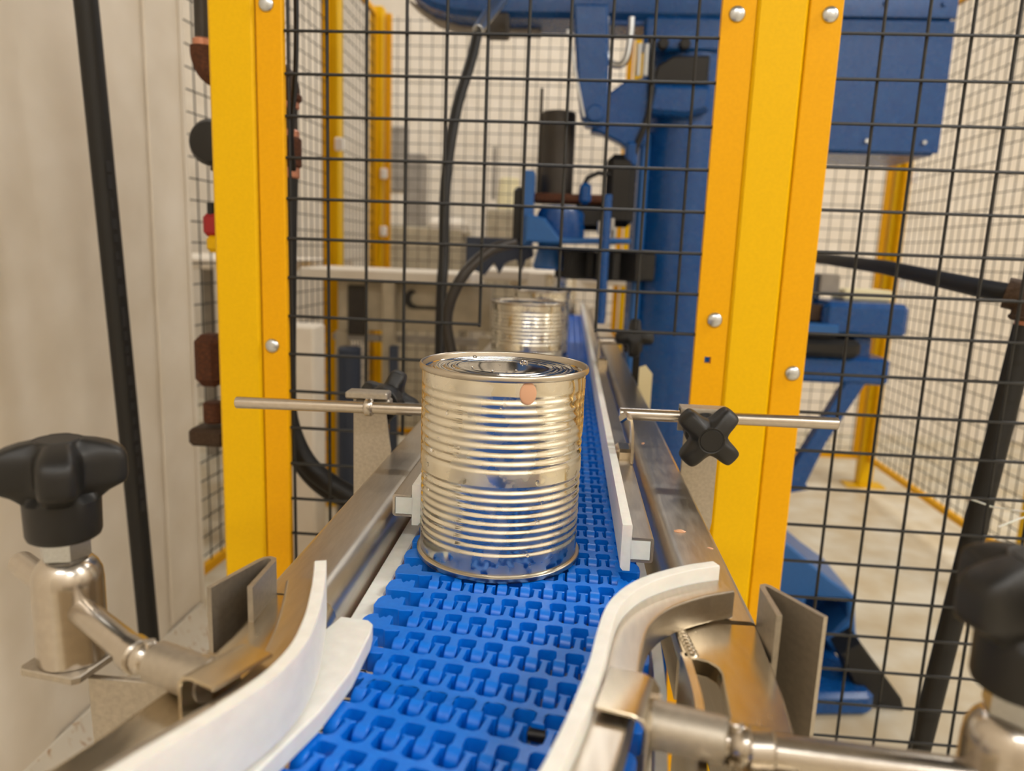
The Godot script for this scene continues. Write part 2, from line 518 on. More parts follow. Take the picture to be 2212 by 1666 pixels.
func fence() -> void:
	# near fence across the conveyor, its front face at z = 0
	var pl := post("fence_post", -0.3937, -0.03, 2.0, "broad yellow fence post left of the conveyor, at the end of the mesh panel")
	var pr := post("fence_post", 0.279, -0.03, 2.0, "broad yellow fence post right of the conveyor, between two bolted mesh panels")
	var o := thing("mesh_fence", "black wire mesh panel with a stepped cut-out over the conveyor, between two yellow posts", "fence", V(-0.06, 0, -0.012))
	# frame: flat bars with bolts
	part("frame_bar", MB.new().box(V(-0.3445, 1.075, -0.007), V(0.034, 1.85, 0.012), 0.0015), M.yellow_bar, o)
	var fr := MB.new()
	for q in [[0.915, 0.15, 0.0], [1.44, 2.0, 0.0]]: pass
	# right bar has a small square hole, made of four pieces round it
	var hx := 0.2265
	var hy := 0.8702
	fr.box(V(0.2285, (0.15 + hy - 0.0042) / 2, -0.007), V(0.039, hy - 0.0042 - 0.15, 0.012))
	fr.box(V(0.2285, (2.0 + hy + 0.0042) / 2, -0.007), V(0.039, 2.0 - hy - 0.0042, 0.012))
	fr.box(V((0.209 + hx - 0.0042) / 2, hy, -0.007), V(hx - 0.0042 - 0.209, 0.0084, 0.012))
	fr.box(V((0.248 + hx + 0.0042) / 2, hy, -0.007), V(0.248 - hx - 0.0042, 0.0084, 0.012))
	part("frame_bar", fr, M.yellow_bar, o, "", 10)
	part("frame_bar", MB.new().box(V(-0.058, 1.985, -0.007), V(0.54, 0.03, 0.012), 0.0015), M.yellow_bar, o)
	for q in [[-0.3470, 1.288], [-0.3480, 0.8615]]: bolt(o, V(q[0], q[1], -0.001))
	for q in [[0.2262, 1.2845], [0.2310, 0.922]]: bolt(o, V(q[0], q[1], -0.001))
	# wires: columns end at different heights round the conveyor opening
	var stop := [22, 22, 22, 10, 8, 7, 6, 6, 7, 7, 7]
	for i in 11:
		var x := -0.3247 + 0.0508 * i
		if i == 0: x = -0.3240
		part("wire", MB.new().rod(V(x, 1.2592 - 0.05106 * stop[i] - 0.0035, -0.012), V(x, 1.98, -0.012), 0.0021, -1, 6), M.wire, o)
	for j in range(-14, 23):
		var y := 1.2592 - 0.05106 * j
		var x0 := -0.345
		var x1 := 0.225
		if j == 7:
			part("wire", MB.new().rod(V(x0, y, -0.0078), V(-0.0687, y, -0.0078), 0.0021, -1, 6), M.wire, o)
			x0 = 0.0800
		elif j == 8: x1 = -0.1195
		elif j in [9, 10]: x1 = -0.1705
		elif j > 10: x1 = -0.2215
		part("wire", MB.new().rod(V(x0, y, -0.0078), V(x1, y, -0.0078), 0.0021, -1, 6), M.wire, o)
	# right panel
	var r := thing("mesh_fence", "black wire mesh panel right of the right yellow post, in front of the blue stand", "fence", V(0.9, 0, -0.012))
	part("frame_bar", MB.new().box(V(0.3290, 1.06, -0.007), V(0.039, 1.88, 0.012), 0.0015), M.yellow_bar, r)
	part("frame_bar", MB.new().box(V(0.855, 1.985, -0.007), V(1.01, 0.03, 0.012), 0.0015), M.yellow_bar, r)
	part("frame_bar", MB.new().box(V(0.855, 0.135, -0.007), V(1.01, 0.03, 0.012), 0.0015), M.yellow_bar, r)
	for q in [[0.3335, 1.2855], [0.3340, 0.8585]]: bolt(r, V(q[0], q[1], -0.001))
	for i in 19:
		var x := 0.3999 + 0.0508 * i
		part("wire", MB.new().rod(V(x, 0.13, -0.012), V(x, 1.98, -0.012), 0.0021, -1, 6), M.wire, r)
	for j in range(-15, 21):
		var y := 1.2160 - 0.05106 * j
		part("wire", MB.new().rod(V(0.34, y, -0.0078), V(1.36, y, -0.0078), 0.0021, -1, 6), M.wire, r)
	post("fence_post", 1.40, -0.03, 2.0, "yellow fence post at the far right end of the near mesh panel")
	# left side and rear and right side
	var a := post("fence_post", -0.83, -1.76, 2.0, "slim yellow fence post in the middle of the left side fence")
	post("fence_post", -0.84, -2.42, 2.0, "yellow corner post where left side fence meets rear fence")
	post("fence_post", 1.425, -2.42, 2.0, "yellow corner post with foot plate where rear fence meets right side fence")
	post("fence_post", 0.30, -2.42, 2.0, "yellow post in the rear fence hidden behind the blue machine")
	panel("blurred mesh panel of the left side fence nearest the ribbed wall", V(-0.885, 0, -0.757), V(-0.836, 0, -1.718), 0.125, 1.98)
	panel("blurred mesh panel of the left side fence between two yellow posts", V(-0.83, 0, -1.797), V(-0.84, 0, -2.383), 0.125, 1.98)
	panel("rear fence mesh panel behind the black hose", V(-0.803, 0, -2.42), V(0.263, 0, -2.42), 0.125, 1.98, false)
	panel("rear fence mesh panel behind the blue stand", V(0.337, 0, -2.42), V(1.388, 0, -2.42), 0.125, 1.98)
	panel("right side fence mesh panel running from the rear corner", V(1.425, 0, -2.383), V(1.425, 0, -1.237), 0.125, 1.98)
	panel("right side fence mesh panel nearest the black standpipe", V(1.425, 0, -1.163), V(1.425, 0, -0.07), 0.125, 1.98)
	post("fence_post", 1.425, -1.20, 2.0, "yellow post in the middle of the right side fence, its foot beside the black knob")
	# white brackets that hold the panels to the far posts
	var where := ["on the left side fence's middle post", "at head height on the rear left corner post", "low on the rear left corner post", "on the outer side of the rear right corner post", "high on the inner side of the rear right corner post", "low on the rear right corner post"]
	var ci := 0
	for q in [[-0.83, 1.345, -1.76, 0.036], [-0.84, 1.31, -2.42, 0.04], [-0.84, 1.06, -2.42, 0.04], [1.425, 1.50, -2.42, -0.04], [1.425, 1.36, -2.42, 0.036], [1.425, 0.92, -2.42, 0.036]]:
		single("panel_clip", MB.new().box(V(q[0] + q[3], q[1], q[2] + 0.036), V(0.03, 0.045, 0.02), 0.004), M.plastic_white, "small white panel clip " + where[ci], "clip", "panel clips on the far posts")
		ci += 1
	single("corner_bracket", MB.new().extrude(pv([1.28, 1.955, 1.395, 1.955, 1.395, 1.82, 1.372, 1.82, 1.36, 1.88, 1.30, 1.93, 1.28, 1.94]), -2.4, -2.38, 0.003), M.plastic_white, "white corner bracket at the top of the rear right corner post", "bracket")


# ---------------------------------------------------------------- conveyor
func at_belt(s: float) -> Transform3D:     # place on the belt line, s metres past Z1 towards the camera
	if s <= 0.0: return Transform3D(Basis(), V(CX, BY, Z1 + s))
	var a := s / RC
	return Transform3D(Basis(Vector3.UP, -s / RT), V(CX - RC * (1.0 - cos(a)), BY, Z1 + RC * sin(a)))


func belt_row(skip := -1) -> ArrayMesh:
	var b := MB.new()
	var pts := []
	var bz := 0.0020
	# near side, from left to right: knuckle necks
	var kn := []
	for k in 9: kn.append(-0.064 + 0.016 * k)
	var tt := []
	for k in 8: tt.append(-0.056 + 0.016 * k)
	var lobe := [-0.0700, -bz - 0.0005, -0.0712, -0.0125, -0.0742, -0.0138, -0.0752, -0.0105, -0.0770, -0.0115, -0.0786, -0.0085, -0.0800, -0.0105, -0.0815, -0.0138, -0.0850, -0.0130, -0.0872, -0.0108, -0.0884, -0.0072, -0.0885, 0.0010, -0.0878, 0.0032, -0.0862, 0.0042, -0.0720, 0.0038, -0.0700, 0.0052]
	var L := []
	for i in range(0, lobe.size(), 2): L.append(Vector2(lobe[i] - 0.006, lobe[i + 1]))
	pts.append_array(L)
	for x in kn:
		pts.append_array([Vector2(x - 0.0046, bz + (0.0 if x > -0.06 else 0.002)), Vector2(x - 0.0032, bz + 0.0006), Vector2(x - 0.0024, bz + 0.0020), Vector2(x - 0.0024, 0.0098), Vector2(x - 0.0034, 0.0115), Vector2(x + 0.0034, 0.0115), Vector2(x + 0.0024, 0.0098), Vector2(x + 0.0024, bz + 0.0020), Vector2(x + 0.0032, bz + 0.0006), Vector2(x + 0.0046, bz + (0.0 if x < 0.06 else 0.002))])
	L.reverse()
	for q in L: pts.append(Vector2(-q.x - 0.012, q.y))
	tt.reverse()
	for x in tt:
		pts.append_array([Vector2(x + 0.0046, -bz), Vector2(x + 0.0019, -0.0042), Vector2(x + 0.0016, -0.0146), Vector2(x + 0.0031, -0.0155), Vector2(x + 0.0032, -0.0165), Vector2(x - 0.0032, -0.0165), Vector2(x - 0.0031, -0.0155), Vector2(x - 0.0016, -0.0146), Vector2(x - 0.0019, -0.0042), Vector2(x - 0.0046, -bz)])
	b.plan(PackedVector2Array(pts), -0.0125, 0.0, 0.0003)
	# rounded knuckle ends
	for k in kn.size():
		if k == skip: continue
		var prof := PackedVector2Array()
		for i in 9:
			var a := PI / 2 * i / 8.0
			prof.append(Vector2(0.0115 + 0.0068 * sin(a), -0.0068 + 0.0068 * cos(a)))
		prof.append_array(pv([0.0183, -0.0095, 0.0168, -0.0125, 0.0110, -0.0125, 0.0110, 0.0]))
		var old := b.xf
		b.xf = Transform3D(Basis(V(0, 0, 1), V(0, 1, 0), V(-1, 0, 0)), Vector3.ZERO)
		b.extrude(prof, -kn[k] - 0.0034, -kn[k] + 0.0034, 0.0004)
		b.xf = old
	return b.mesh(38)


func belt() -> void:
	var o := thing("conveyor_belt", "bright blue plastic link belt curving towards the viewer under the cans", "conveyor belt", V(CX, BY - 0.0125, 0))
	var full := belt_row()
	var gap := belt_row(6)
	var first := -80
	for i in range(first, 10):
		var s := 0.0335 + 0.029 * i
		var t := at_belt(s)
		t.origin.y -= 0.0002
		var r := put("belt_link_row", gap if i == 4 else full, M.belt, o, t)
		if i == 4:
			var b := MB.new()
			b.rod(V(0.032 - 0.0045, -0.0062, 0.0118), V(0.032 + 0.0045, -0.0062, 0.0118), 0.0034, -1, 14)
			var k := part("hinge_pin", b, M.black, r, "bare black hinge pin where one link end is broken off")
			k.position = Vector3.ZERO
	var bed := MB.new()  # unseen bed, added under the belt so its gaps look dark
	bed.plan(pv([-0.062, -1.96, 0.110, -1.96, 0.110, 0.46, 0.102, 0.58, 0.086, 0.68, 0.055, 0.78, -0.11, 0.8, -0.075, 0.68, -0.062, 0.56]), BY - 0.034, BY - 0.030)
	single("added_belt_bed", bed, M.steel_satin, "steel slide bed added beneath the blue link belt to keep its gaps dark", "bed")


const GUIDE_PLATE := [0.0, 0.0, 0.0065, 0.0, 0.0070, -0.0008, 0.0070, -0.0340, 0.0020, -0.0340, 0.0, -0.0315]
const GUIDE_CHANNEL := [0.0074, -0.0090, 0.0205, -0.0090, 0.0219, -0.0094, 0.0226, -0.0106, 0.0226, -0.0252, 0.0219, -0.0266, 0.0205, -0.0272, 0.0074, -0.0272, 0.0074, -0.0255, 0.0198, -0.0255, 0.0207, -0.0246, 0.0207, -0.0116, 0.0198, -0.0107, 0.0074, -0.0107]


func guide(label: String, path: Array, hand: float, c0 := 0, s0 := 0) -> void:
	var o := thing("guide_rail", label, "guide rail", path[0])
	part("plastic_strip", MB.new().sweep(pv(GUIDE_PLATE), path, Vector3.UP, -hand).sweep(pv([0.0068, -0.0111, 0.0203, -0.0111, 0.0203, -0.0251, 0.0068, -0.0251]), path.slice(s0, path.size()), Vector3.UP, -hand), M.plastic_white, o, "milky white plastic rubbing strip")
	part("steel_channel", MB.new().sweep(pv(GUIDE_CHANNEL), path.slice(c0, path.size()), Vector3.UP, -hand), M.steel, o, "worn stainless channel holding the strip")


func cv(a: Array, y: float) -> Array:      # x, z pairs to points
	var r := []
	for i in range(0, a.size(), 2): r.append(V(a[i], y, a[i + 1]))
	return r


func conveyor() -> void:
	var T := BY + 0.044
	var o := thing("conveyor", "stainless conveyor frame with two side rails, straight then curved", "conveyor", V(CX, 0, 0))
	# straight side rails: rounded top, tall outer web
	var rail := [0.0, -0.13, 0.0, 0.016, 0.0012, 0.0188, 0.004, 0.02, 0.031, 0.02, 0.036, 0.0188, 0.0405, 0.0155, 0.0432, 0.011, 0.0445, 0.006, 0.0445, -0.034, 0.0425, -0.034, 0.0425, 0.004, 0.0395, 0.0125, 0.031, 0.0165, 0.004, 0.0165, 0.003, 0.0145, 0.003, -0.13]
	var l := MB.new()
	l.sweep(pv(rail), [V(-0.1312, BY, 0.552), V(-0.1312, BY, -1.98)], Vector3.UP, 1.0)
	part("side_rail", l, M.steel, o, "left straight side rail")
	l = MB.new()
	l.sweep(pv(rail), [V(0.1655, BY, 0.545), V(0.1655, BY, -1.98)], Vector3.UP, -1.0)
	part("side_rail", l, M.steel, o, "right straight side rail")
	# curved near rails
	var lo := spline(cv([-0.1290, 0.5545, -0.1285, 0.616, -0.1440, 0.686, -0.166, 0.742, -0.200, 0.81], BY), 6)
	l = MB.new()
	l.sweep(pv(rail), lo.duplicate(), Vector3.UP, -1.0)
	part("side_rail", l, M.steel_warm, o, "left curved side rail tinted warm for a golden reflection")
	var rin := pv([0.1150, 0.5500, 0.1176, 0.5900, 0.1150, 0.6354, 0.1062, 0.690, 0.090, 0.755])
	var rout := pv([0.1635, 0.5490, 0.1625, 0.5700, 0.1600, 0.6179, 0.1565, 0.6503, 0.1480, 0.700, 0.131, 0.765])
	var top := PackedVector2Array()
	top.append_array(pv([0.1150, 0.5500, 0.1630, 0.5490, 0.1635, 0.5560, 0.1600, 0.6179, 0.1565, 0.6503, 0.1480, 0.700, 0.131, 0.765, 0.090, 0.755, 0.0985, 0.722, 0.119, 0.720, 0.1262, 0.690, 0.1300, 0.6405, 0.1335, 0.603, 0.1325, 0.5975, 0.1285, 0.5925, 0.1222, 0.5905, 0.1196, 0.590]))
	top.append_array(pv([0.1162, 0.590, 0.1152, 0.570]))
	l = MB.new()
	l.plan(top, BY + 0.010, BY + 0.02, 0.0008)
	var bar := spline(cv([0.1150, 0.586, 0.1158, 0.60, 0.1150, 0.6354, 0.1070, 0.690, 0.0985, 0.725], BY + 0.02), 5)
	l.sweep(pv([0, 0, 0.0042, 0, 0.0042, -0.10, 0, -0.10]), bar, Vector3.UP, -1.0)
	part("side_rail", l, M.steel_warm, o, "right curved side rail with a long slot")
	l = MB.new()
	l.sweep(pv([0, -0.001, 0.003, -0.001, 0.003, -0.13, 0, -0.13]), spline(cv([0.1605, 0.551, 0.1595, 0.5700, 0.1570, 0.6179, 0.1535, 0.6503, 0.1450, 0.700, 0.128, 0.765], BY + 0.012), 4), Vector3.UP, 1.0)
	part("side_plate", l, M.steel_satin, o)
	# weld bead at the corner of the slot
	l = MB.new()
	for k in 9:
		var f := k / 8.0
		l.xf = Transform3D(Basis(V(1, 0, 0), V(0, 1, 0), V(0, 0, 1)), V(0.1182 + 0.003 * f, BY + 0.0195, 0.5575 + 0.030 * f))
		l.lathe([Vector2(0.0036, 0), Vector2(0.003, 0.0012), Vector2(0.0016, 0.0020), Vector2(0, 0.0022)], 10)
	part("weld_bead", l, M.steel_warm, o)
	# white wear strips beside the belt
	l = MB.new()
	l.box(V(-0.0775, BY - 0.016, -0.70), V(0.0135, 0.020, 2.52), 0.001)
	part("wear_strip", l, M.plastic_white, o, "white wear strip beside the belt, left")
	l = MB.new()
	l.sweep(pv([0, 0, 0.006, 0, 0.006, -0.03, 0, -0.03]), cv([0.1135, -1.96, 0.1135, 0.46, 0.1130, 0.52, 0.1095, 0.585, 0.1020, 0.65, 0.092, 0.70, 0.075, 0.76], BY - 0.004), Vector3.UP, 1.0)
	part("wear_strip", l, M.plastic_white, o, "white wear strip beside the belt, right")
	for z in [0.05, -1.85]:
		for x in [-0.12, 0.155]:
			part("leg", MB.new().box(V(x, (BY - 0.11) / 2, z), V(0.02, BY - 0.11, 0.04), 0.003), M.steel_satin, o)
	for x in [-0.128, 0.150]: part("leg", MB.new().box(V(x, (BY - 0.11) / 2, 0.66), V(0.016, BY - 0.11, 0.03), 0.003), M.steel_satin, o)
	# lower white hold-down strip, left
	l = MB.new()
	l.plan(pv([-0.0800, 0.560, -0.0625, 0.5620, -0.0590, 0.5660, -0.0575, 0.5768, -0.0570, 0.6148, -0.0619, 0.651, -0.0734, 0.6926, -0.094, 0.745, -0.125, 0.81, -0.165, 0.81, -0.115, 0.70, -0.098, 0.63]), BY + 0.0015, BY + 0.0125, 0.0008)
	single("hold_down_strip", l, M.plastic_white, "flat white plastic hold-down strip lying on the left edge of the belt", "plastic strip")
	# guide rails
	guide("straight white and steel guide rail along the right edge of the belt", [V(0.0908, T, -1.9), V(0.0908, T, 0.462)], 1.0)
	guide("straight white and steel guide rail touching the left side of the front can", [V(-0.0642, T, 0.402), V(-0.0642, T, -0.2)], 1.0)
	guide("curved white guide rail at lower left, its tip bending outwards", spline(cv([-0.0880, 0.5610, -0.0809, 0.5843, -0.0752, 0.6058, -0.0708, 0.6254, -0.0678, 0.6475, -0.0680, 0.6637, -0.0708, 0.6800, -0.0770, 0.6975, -0.0863, 0.7180, -0.0960, 0.7370, -0.113, 0.775, -0.132, 0.815], T + 0.0035), 5).duplicate(), -1.0, 1, 2)
	guide("curved white guide rail at lower right, bending away at its end", spline(cv([0.1412, 0.5242, 0.1231, 0.5333, 0.1022, 0.5485, 0.0876, 0.5644, 0.0776, 0.5820, 0.0719, 0.5987, 0.0675, 0.6209, 0.0630, 0.6488, 0.0580, 0.6713, 0.0523, 0.6943, 0.0473, 0.7116, 0.0435, 0.7237, 0.033, 0.752, 0.018, 0.79, 0.0, 0.83], T + 0.0035), 5), 1.0, 0, 2)


# folded sheet standing upright: plan line of the fold, thickness t
func fold(called: String, label: String, line: Array, y0: float, y1: float, t := 0.003) -> void:
	var o := MB.new()
	o.sweep(pv([-t / 2, 0, t / 2, 0, t / 2, y0 - y1, -t / 2, y0 - y1]), cv(line, y1))
	single(called, o, M.steel_satin, label, "bracket")


func clamp_post(label: String, at: Vector3, turn: float) -> void:
	var o := thing("rail_clamp", label, "clamp", at)
	var b := MB.new()
	b.xf = Transform3D(Basis(), at)
	b.lathe([Vector2(0, 0), Vector2(0.0172, 0), Vector2(0.0178, 0.0006), Vector2(0.0178, 0.044), Vector2(0.0172, 0.050), Vector2(0.0152, 0.0545), Vector2(0.0125, 0.0575), Vector2(0.0105, 0.0585), Vector2(0, 0.0585)], 40)
	part("clamp_body", b, M.steel_turned, o, "polished round clamp body", 40)
	b = MB.new()
	b.xf = Transform3D(Basis(Vector3.UP, 0.25), at + V(0, 0.0585, 0))
	b.lathe([Vector2(0.0105, 0), Vector2(0.0128, 0.0015), Vector2(0.0128, 0.0125), Vector2(0, 0.0125)], 6)
	part("hex_nut", b, M.zinc, o, "bright hexagon nut", 20)
	put("knob", knob_mesh, M.knob, o, Transform3D(Basis(Vector3.UP, turn), at + V(0, 0.0705, 0)), "black four-lobed knob")
	b = MB.new()
	b.xf = Transform3D(Basis(Vector3.UP, -0.15), at + V(0, -0.0022, 0))
	b.plan(pv([-0.016, -0.019, 0.016, -0.019, 0.019, -0.016, 0.019, 0.016, 0.016, 0.019, -0.016, 0.019, -0.019, 0.016, -0.019, -0.016]), -0.0022, 0.0022, 0.0006)
	part("base_plate", b, M.steel_satin, o)
	b = MB.new()
	b.xf = Transform3D(Basis(), at + V(0.001, -0.011, 0))
	b.lathe([Vector2(0, 0), Vector2(0.0095, 0), Vector2(0.0105, 0.001), Vector2(0.0105, 0.0068), Vector2(0, 0.0068)], 6)
	part("bolt_head", b, M.steel_satin, o, "", 20)


# rod from a to b with a jointed end and a clip over the rail at c
func clip_rod(label: String, a: Vector3, b: Vector3, c: Vector3, rail_dir: Vector3, jointed: bool) -> void:
	var o := thing("guide_rod", label, "rod", a)
	part("rod", MB.new().rod(a, b, 0.0074 if jointed else 0.006, -1, 24, 0.0006), M.steel_turned, o)
	var d := (c - b).normalized()
	if jointed:
		part("collar", MB.new().rod(b - (b - a).normalized() * 0.004, b + (b - a).normalized() * 0.007, 0.0088, -1, 24, 0.0012), M.steel_turned, o)
		var s := MB.new()
		s.rod(b + d * 0.002, b + d * 0.022, 0.0056, -1, 16, 0.001)
		s.xf = Transform3D(Basis(), b + d * 0.007)
		var q := []
		for i in 9: q.append(Vector2(0.0086 * sin(PI * i / 8.0), -0.0086 * cos(PI * i / 8.0)))
		s.lathe(q, 20)
		part("swivel_ball", s, M.steel_turned, o, "", 50)
		part("hinge_pin", MB.new().rod(b + d * 0.012 + V(0, -0.0098, 0), b + d * 0.012 + V(0, 0.0100, 0), 0.0028, -1, 14, 0.0006), M.steel_turned, o)
		part("socket", MB.new().rod(b + d * 0.0145, c - d * 0.006, 0.0098, 0.0102, 28, 0.001), M.steel_satin, o)
	# clip: folded plate over the channel
	var side := rail_dir.cross(Vector3.UP).normalized()
	if side.dot(d) < 0.0: side = -side
	var e := MB.new()
	e.xf = Transform3D(Basis(rail_dir, Vector3.UP, rail_dir.cross(Vector3.UP)), c)
	var sg := signf(side.dot(rail_dir.cross(Vector3.UP)))
	e.xf = e.xf * Transform3D(Basis(V(0, 0, 1), V(0, 1, 0), V(-1, 0, 0)), Vector3.ZERO)
	var clip := pv([sg * -0.006, -0.013, sg * -0.006, 0.006, sg * -0.0035, 0.0098, sg * 0.001, 0.0112, sg * 0.0155, 0.0112, sg * 0.0155, 0.0129, sg * 0.0, 0.0129, sg * -0.0048, 0.0113, sg * -0.0078, 0.0072, sg * -0.0078, -0.013])
	e.extrude(clip, -0.0165, 0.0165, 0.0003)
	var k := part("clip_plate", e, M.steel_warm, o, "folded steel clip with an embossed letter")
	var t := TextMesh.new()
	t.text = "N"; t.font_size = 16; t.pixel_size = 0.0004; t.depth = 0.0006
	var f := SystemFont.new()
	f.font_names = PackedStringArray(["Droid Sans"])
	t.font = f
	var tm := put("embossed_letter", t, M.steel_warm, k, Transform3D(Basis(rail_dir, -side, Vector3.UP), c + side * -0.0075 + V(0, 0.0130, 0)))


func clamps() -> void:
	# near left: clamp on a bracket plate, rod to the curved rail
	clamp_post("black-knobbed round steel rail clamp at the lower left, in front of the wall", V(-0.2195, 0.7685, 0.600), 0.56)
	clip_rod("steel rod through the lower left clamp, jointed to a clip on the white rail", V(-0.2800, 0.8005, 0.5575), V(-0.1560, 0.8005, 0.6440), V(-0.1030, 0.8005, 0.6640), V(0.42, 0, -0.91).normalized(), true)
	var b := MB.new()
	b.extrude(pv([-0.2110, 0.7570, -0.136, 0.7570, -0.136, 0.68, -0.198, 0.68, -0.2100, 0.705]), 0.598, 0.602, 0.0006)
	single("bracket_plate", b, M.steel_satin, "grey sheet steel plate under the lower left clamp, fixed to the curved rail", "bracket")
	fold("rail_bracket", "folded U-shaped steel bracket standing outside the left rail joint", [-0.1440, 0.592, -0.1320, 0.553, -0.1302, 0.5495, -0.1275, 0.5480, -0.1248, 0.5490, -0.1235, 0.552, -0.1225, 0.588], 0.66, BY + 0.041)
	fold("rail_bracket", "folded U-shaped steel bracket standing outside the right rail joint", [0.1650, 0.5850, 0.1645, 0.552, 0.1652, 0.5488, 0.1672, 0.5478, 0.1690, 0.5492, 0.1895, 0.5830], 0.66, BY + 0.045)
	# near right
	clamp_post("blurred black-knobbed rail clamp at the lower right edge", V(0.2300, 0.7685, 0.6800), 0.30)
	clip_rod("thick steel rod at the lower right, jointed to a clip on the curved white rail", V(0.290, 0.8005, 0.690), V(0.1350, 0.8005, 0.6775), V(0.0840, 0.8005, 0.6640), V(-0.24, 0, 0.97).normalized(), true)
	b = MB.new()
	b.extrude(pv([0.2200, 0.7570, 0.158, 0.7570, 0.158, 0.68, 0.21, 0.68]), 0.679, 0.683, 0.0006)
	single("bracket_plate", b, M.steel_satin, "sheet steel plate under the lower right clamp", "bracket")
	# middle left
	b = MB.new()
	b.extrude(pv([-0.1720, 0.69, -0.1720, 0.845, -0.1400, 0.845, -0.1320, 0.79, -0.1320, 0.69]), 0.218, 0.221, 0.0006)
	single("bracket_plate", b, M.steel_satin, "upright steel plate left of the front can, carrying a thin cross rod", "bracket")
	var o := thing("rail_clamp", "small steel cross clamp with black knob behind, left of the front can", "clamp", V(-0.148, 0.83, 0.225))
	part("clamp_plate", MB.new().box(V(-0.1530, 0.8500, 0.232), V(0.043, 0.0075, 0.02), 0.0015), M.steel_satin, o)
	b = MB.new()
	b.rod(V(-0.1535, 0.8395, 0.2445), V(-0.1445, 0.8395, 0.2445), 0.0092, -1, 22, 0.002)
	part("eye_bolt", b, M.steel_turned, o, "", 45)
	part("jaw", MB.new().box(V(-0.148, 0.8395, 0.2295), V(0.036, 0.014, 0.016), 0.002), M.steel_satin, o)
	put("knob", knob_mesh, M.knob, o, Transform3D(Basis(V(0, 0, -1), 0.35) * Basis(V(1, 0, 0), -PI / 2), V(-0.1465, 0.8335, 0.205)), "black four-lobed knob")
	part("rod_end", MB.new().rod(V(-0.1472, 0.8395, 0.2225), V(-0.1472, 0.8395, 0.206), 0.004, -1, 12), M.zinc, o)
	o = thing("guide_rod", "thin steel cross rod reaching left over the yellow post", "rod", V(-0.18, 0.8395, 0.245))
	part("rod", MB.new().rod(V(-0.2860, 0.8372, 0.245), V(-0.0830, 0.8400, 0.245), 0.0060, -1, 22, 0.0006), M.steel_turned, o)
	part("clip_plate", MB.new().box(V(-0.0785, 0.8000, 0.245), V(0.018, 0.030, 0.03), 0.003), M.steel_warm, o)
	part("clip_arm", MB.new().box(V(-0.0850, 0.828, 0.245), V(0.004, 0.030, 0.022), 0.001), M.steel_warm, o)
	# middle right
	b = MB.new()
	b.extrude(pv([0.1660, 0.66, 0.1660, 0.833, 0.2010, 0.833, 0.2010, 0.735, 0.190, 0.66]), 0.226, 0.229, 0.0006)
	single("bracket_plate", b, M.steel_satin, "upright steel plate right of the belt, behind the black star knob", "bracket")
	o = thing("rail_clamp", "steel cross clamp with a black star knob facing the viewer, right of the belt", "clamp", V(0.181, 0.835, 0.235))
	b = MB.new()
	b.box(V(0.1810, 0.8430, 0.2335), V(0.040, 0.014, 0.008), 0.0012)
	part("jaw", b, M.steel_satin, o)
	b = MB.new()
	b.xf = Transform3D(Basis(V(0, 0, 1), V(0, 1, 0), V(-1, 0, 0)), V(0.160, 0.847, 0.245))
	b.extrude(pv([-0.010, -0.016, -0.0085, -0.016, -0.0085, 0.0065, 0.0, 0.0082, 0.0078, 0.006, 0.0078, -0.008, 0.0093, -0.008, 0.0093, 0.0068, 0.0085, 0.0105, -0.010, 0.0105]), -0.043, 0.002, 0.0003)
	part("clamp_plate", b, M.steel_satin, o)
	put("knob", knob_mesh, M.knob, o, Transform3D(Basis(V(0, 0, 1), PI / 4 + 0.1) * Basis(V(1, 0, 0), PI / 2), V(0.1815, 0.8352, 0.2360)), "black star knob seen face on")
	o = thing("guide_rod", "bright steel cross rod reaching right past the yellow post", "rod", V(0.2, 0.8475, 0.245))
	part("rod", MB.new().rod(V(0.100, 0.8468, 0.245), V(0.3075, 0.8482, 0.245), 0.0060, -1, 22, 0.0006), M.steel_turned, o)
	part("clip_plate", MB.new().box(V(0.1065, 0.7995, 0.245), V(0.016, 0.030, 0.03), 0.003), M.steel_warm, o)
	part("clip_arm", MB.new().sweep(pv([0, 0, 0.022, 0, 0.022, -0.0025, 0, -0.0025]), [V(0.0985, 0.846, 0.256), V(0.104, 0.852, 0.256), V(0.110, 0.849, 0.256), V(0.1125, 0.835, 0.256), V(0.1135, 0.806, 0.256)]), M.steel_warm, o, "", 60)
	# farther along the right rail
	b = MB.new()
	b.extrude(pv([0.1660, 0.66, 0.1660, 0.818, 0.1760, 0.822, 0.1880, 0.808, 0.1880, 0.66]), -0.262, -0.259, 0.0006)
	single("bracket_plate", b, M.cream, "pale plate beside the right rail in front of the blue column", "bracket")
	o = thing("guide_rod", "short blurred cross rod on the right rail beyond the guard mesh", "rod", V(0.12, 0.845, -0.32))
	part("rod", MB.new().rod(V(0.098, 0.852, -0.32), V(0.158, 0.853, -0.32), 0.006, -1, 14), M.steel_turned, o)
	part("clip_plate", MB.new().box(V(0.1065, 0.806, -0.32), V(0.018, 0.034, 0.03), 0.003), M.steel_warm, o)
	part("clip_arm", MB.new().box(V(0.100, 0.84, -0.32), V(0.004, 0.036, 0.022), 0.001), M.steel_warm, o)
	o = thing("rail_clamp", "blurred dark clamp and black knob on the right rail beyond the guard mesh", "clamp", V(0.155, 0.85, -0.33))
	part("jaw", MB.new().box(V(0.160, 0.848, -0.336), V(0.032, 0.030, 0.018), 0.003), M.black, o)
	put("knob", knob_mesh, M.knob, o, Transform3D(Basis(V(1, 0, 0), 1.25), V(0.158, 0.85, -0.33)))
	part("stem", MB.new().box(V(0.168, 0.80, -0.348), V(0.012, 0.09, 0.006), 0.001), M.black, o)


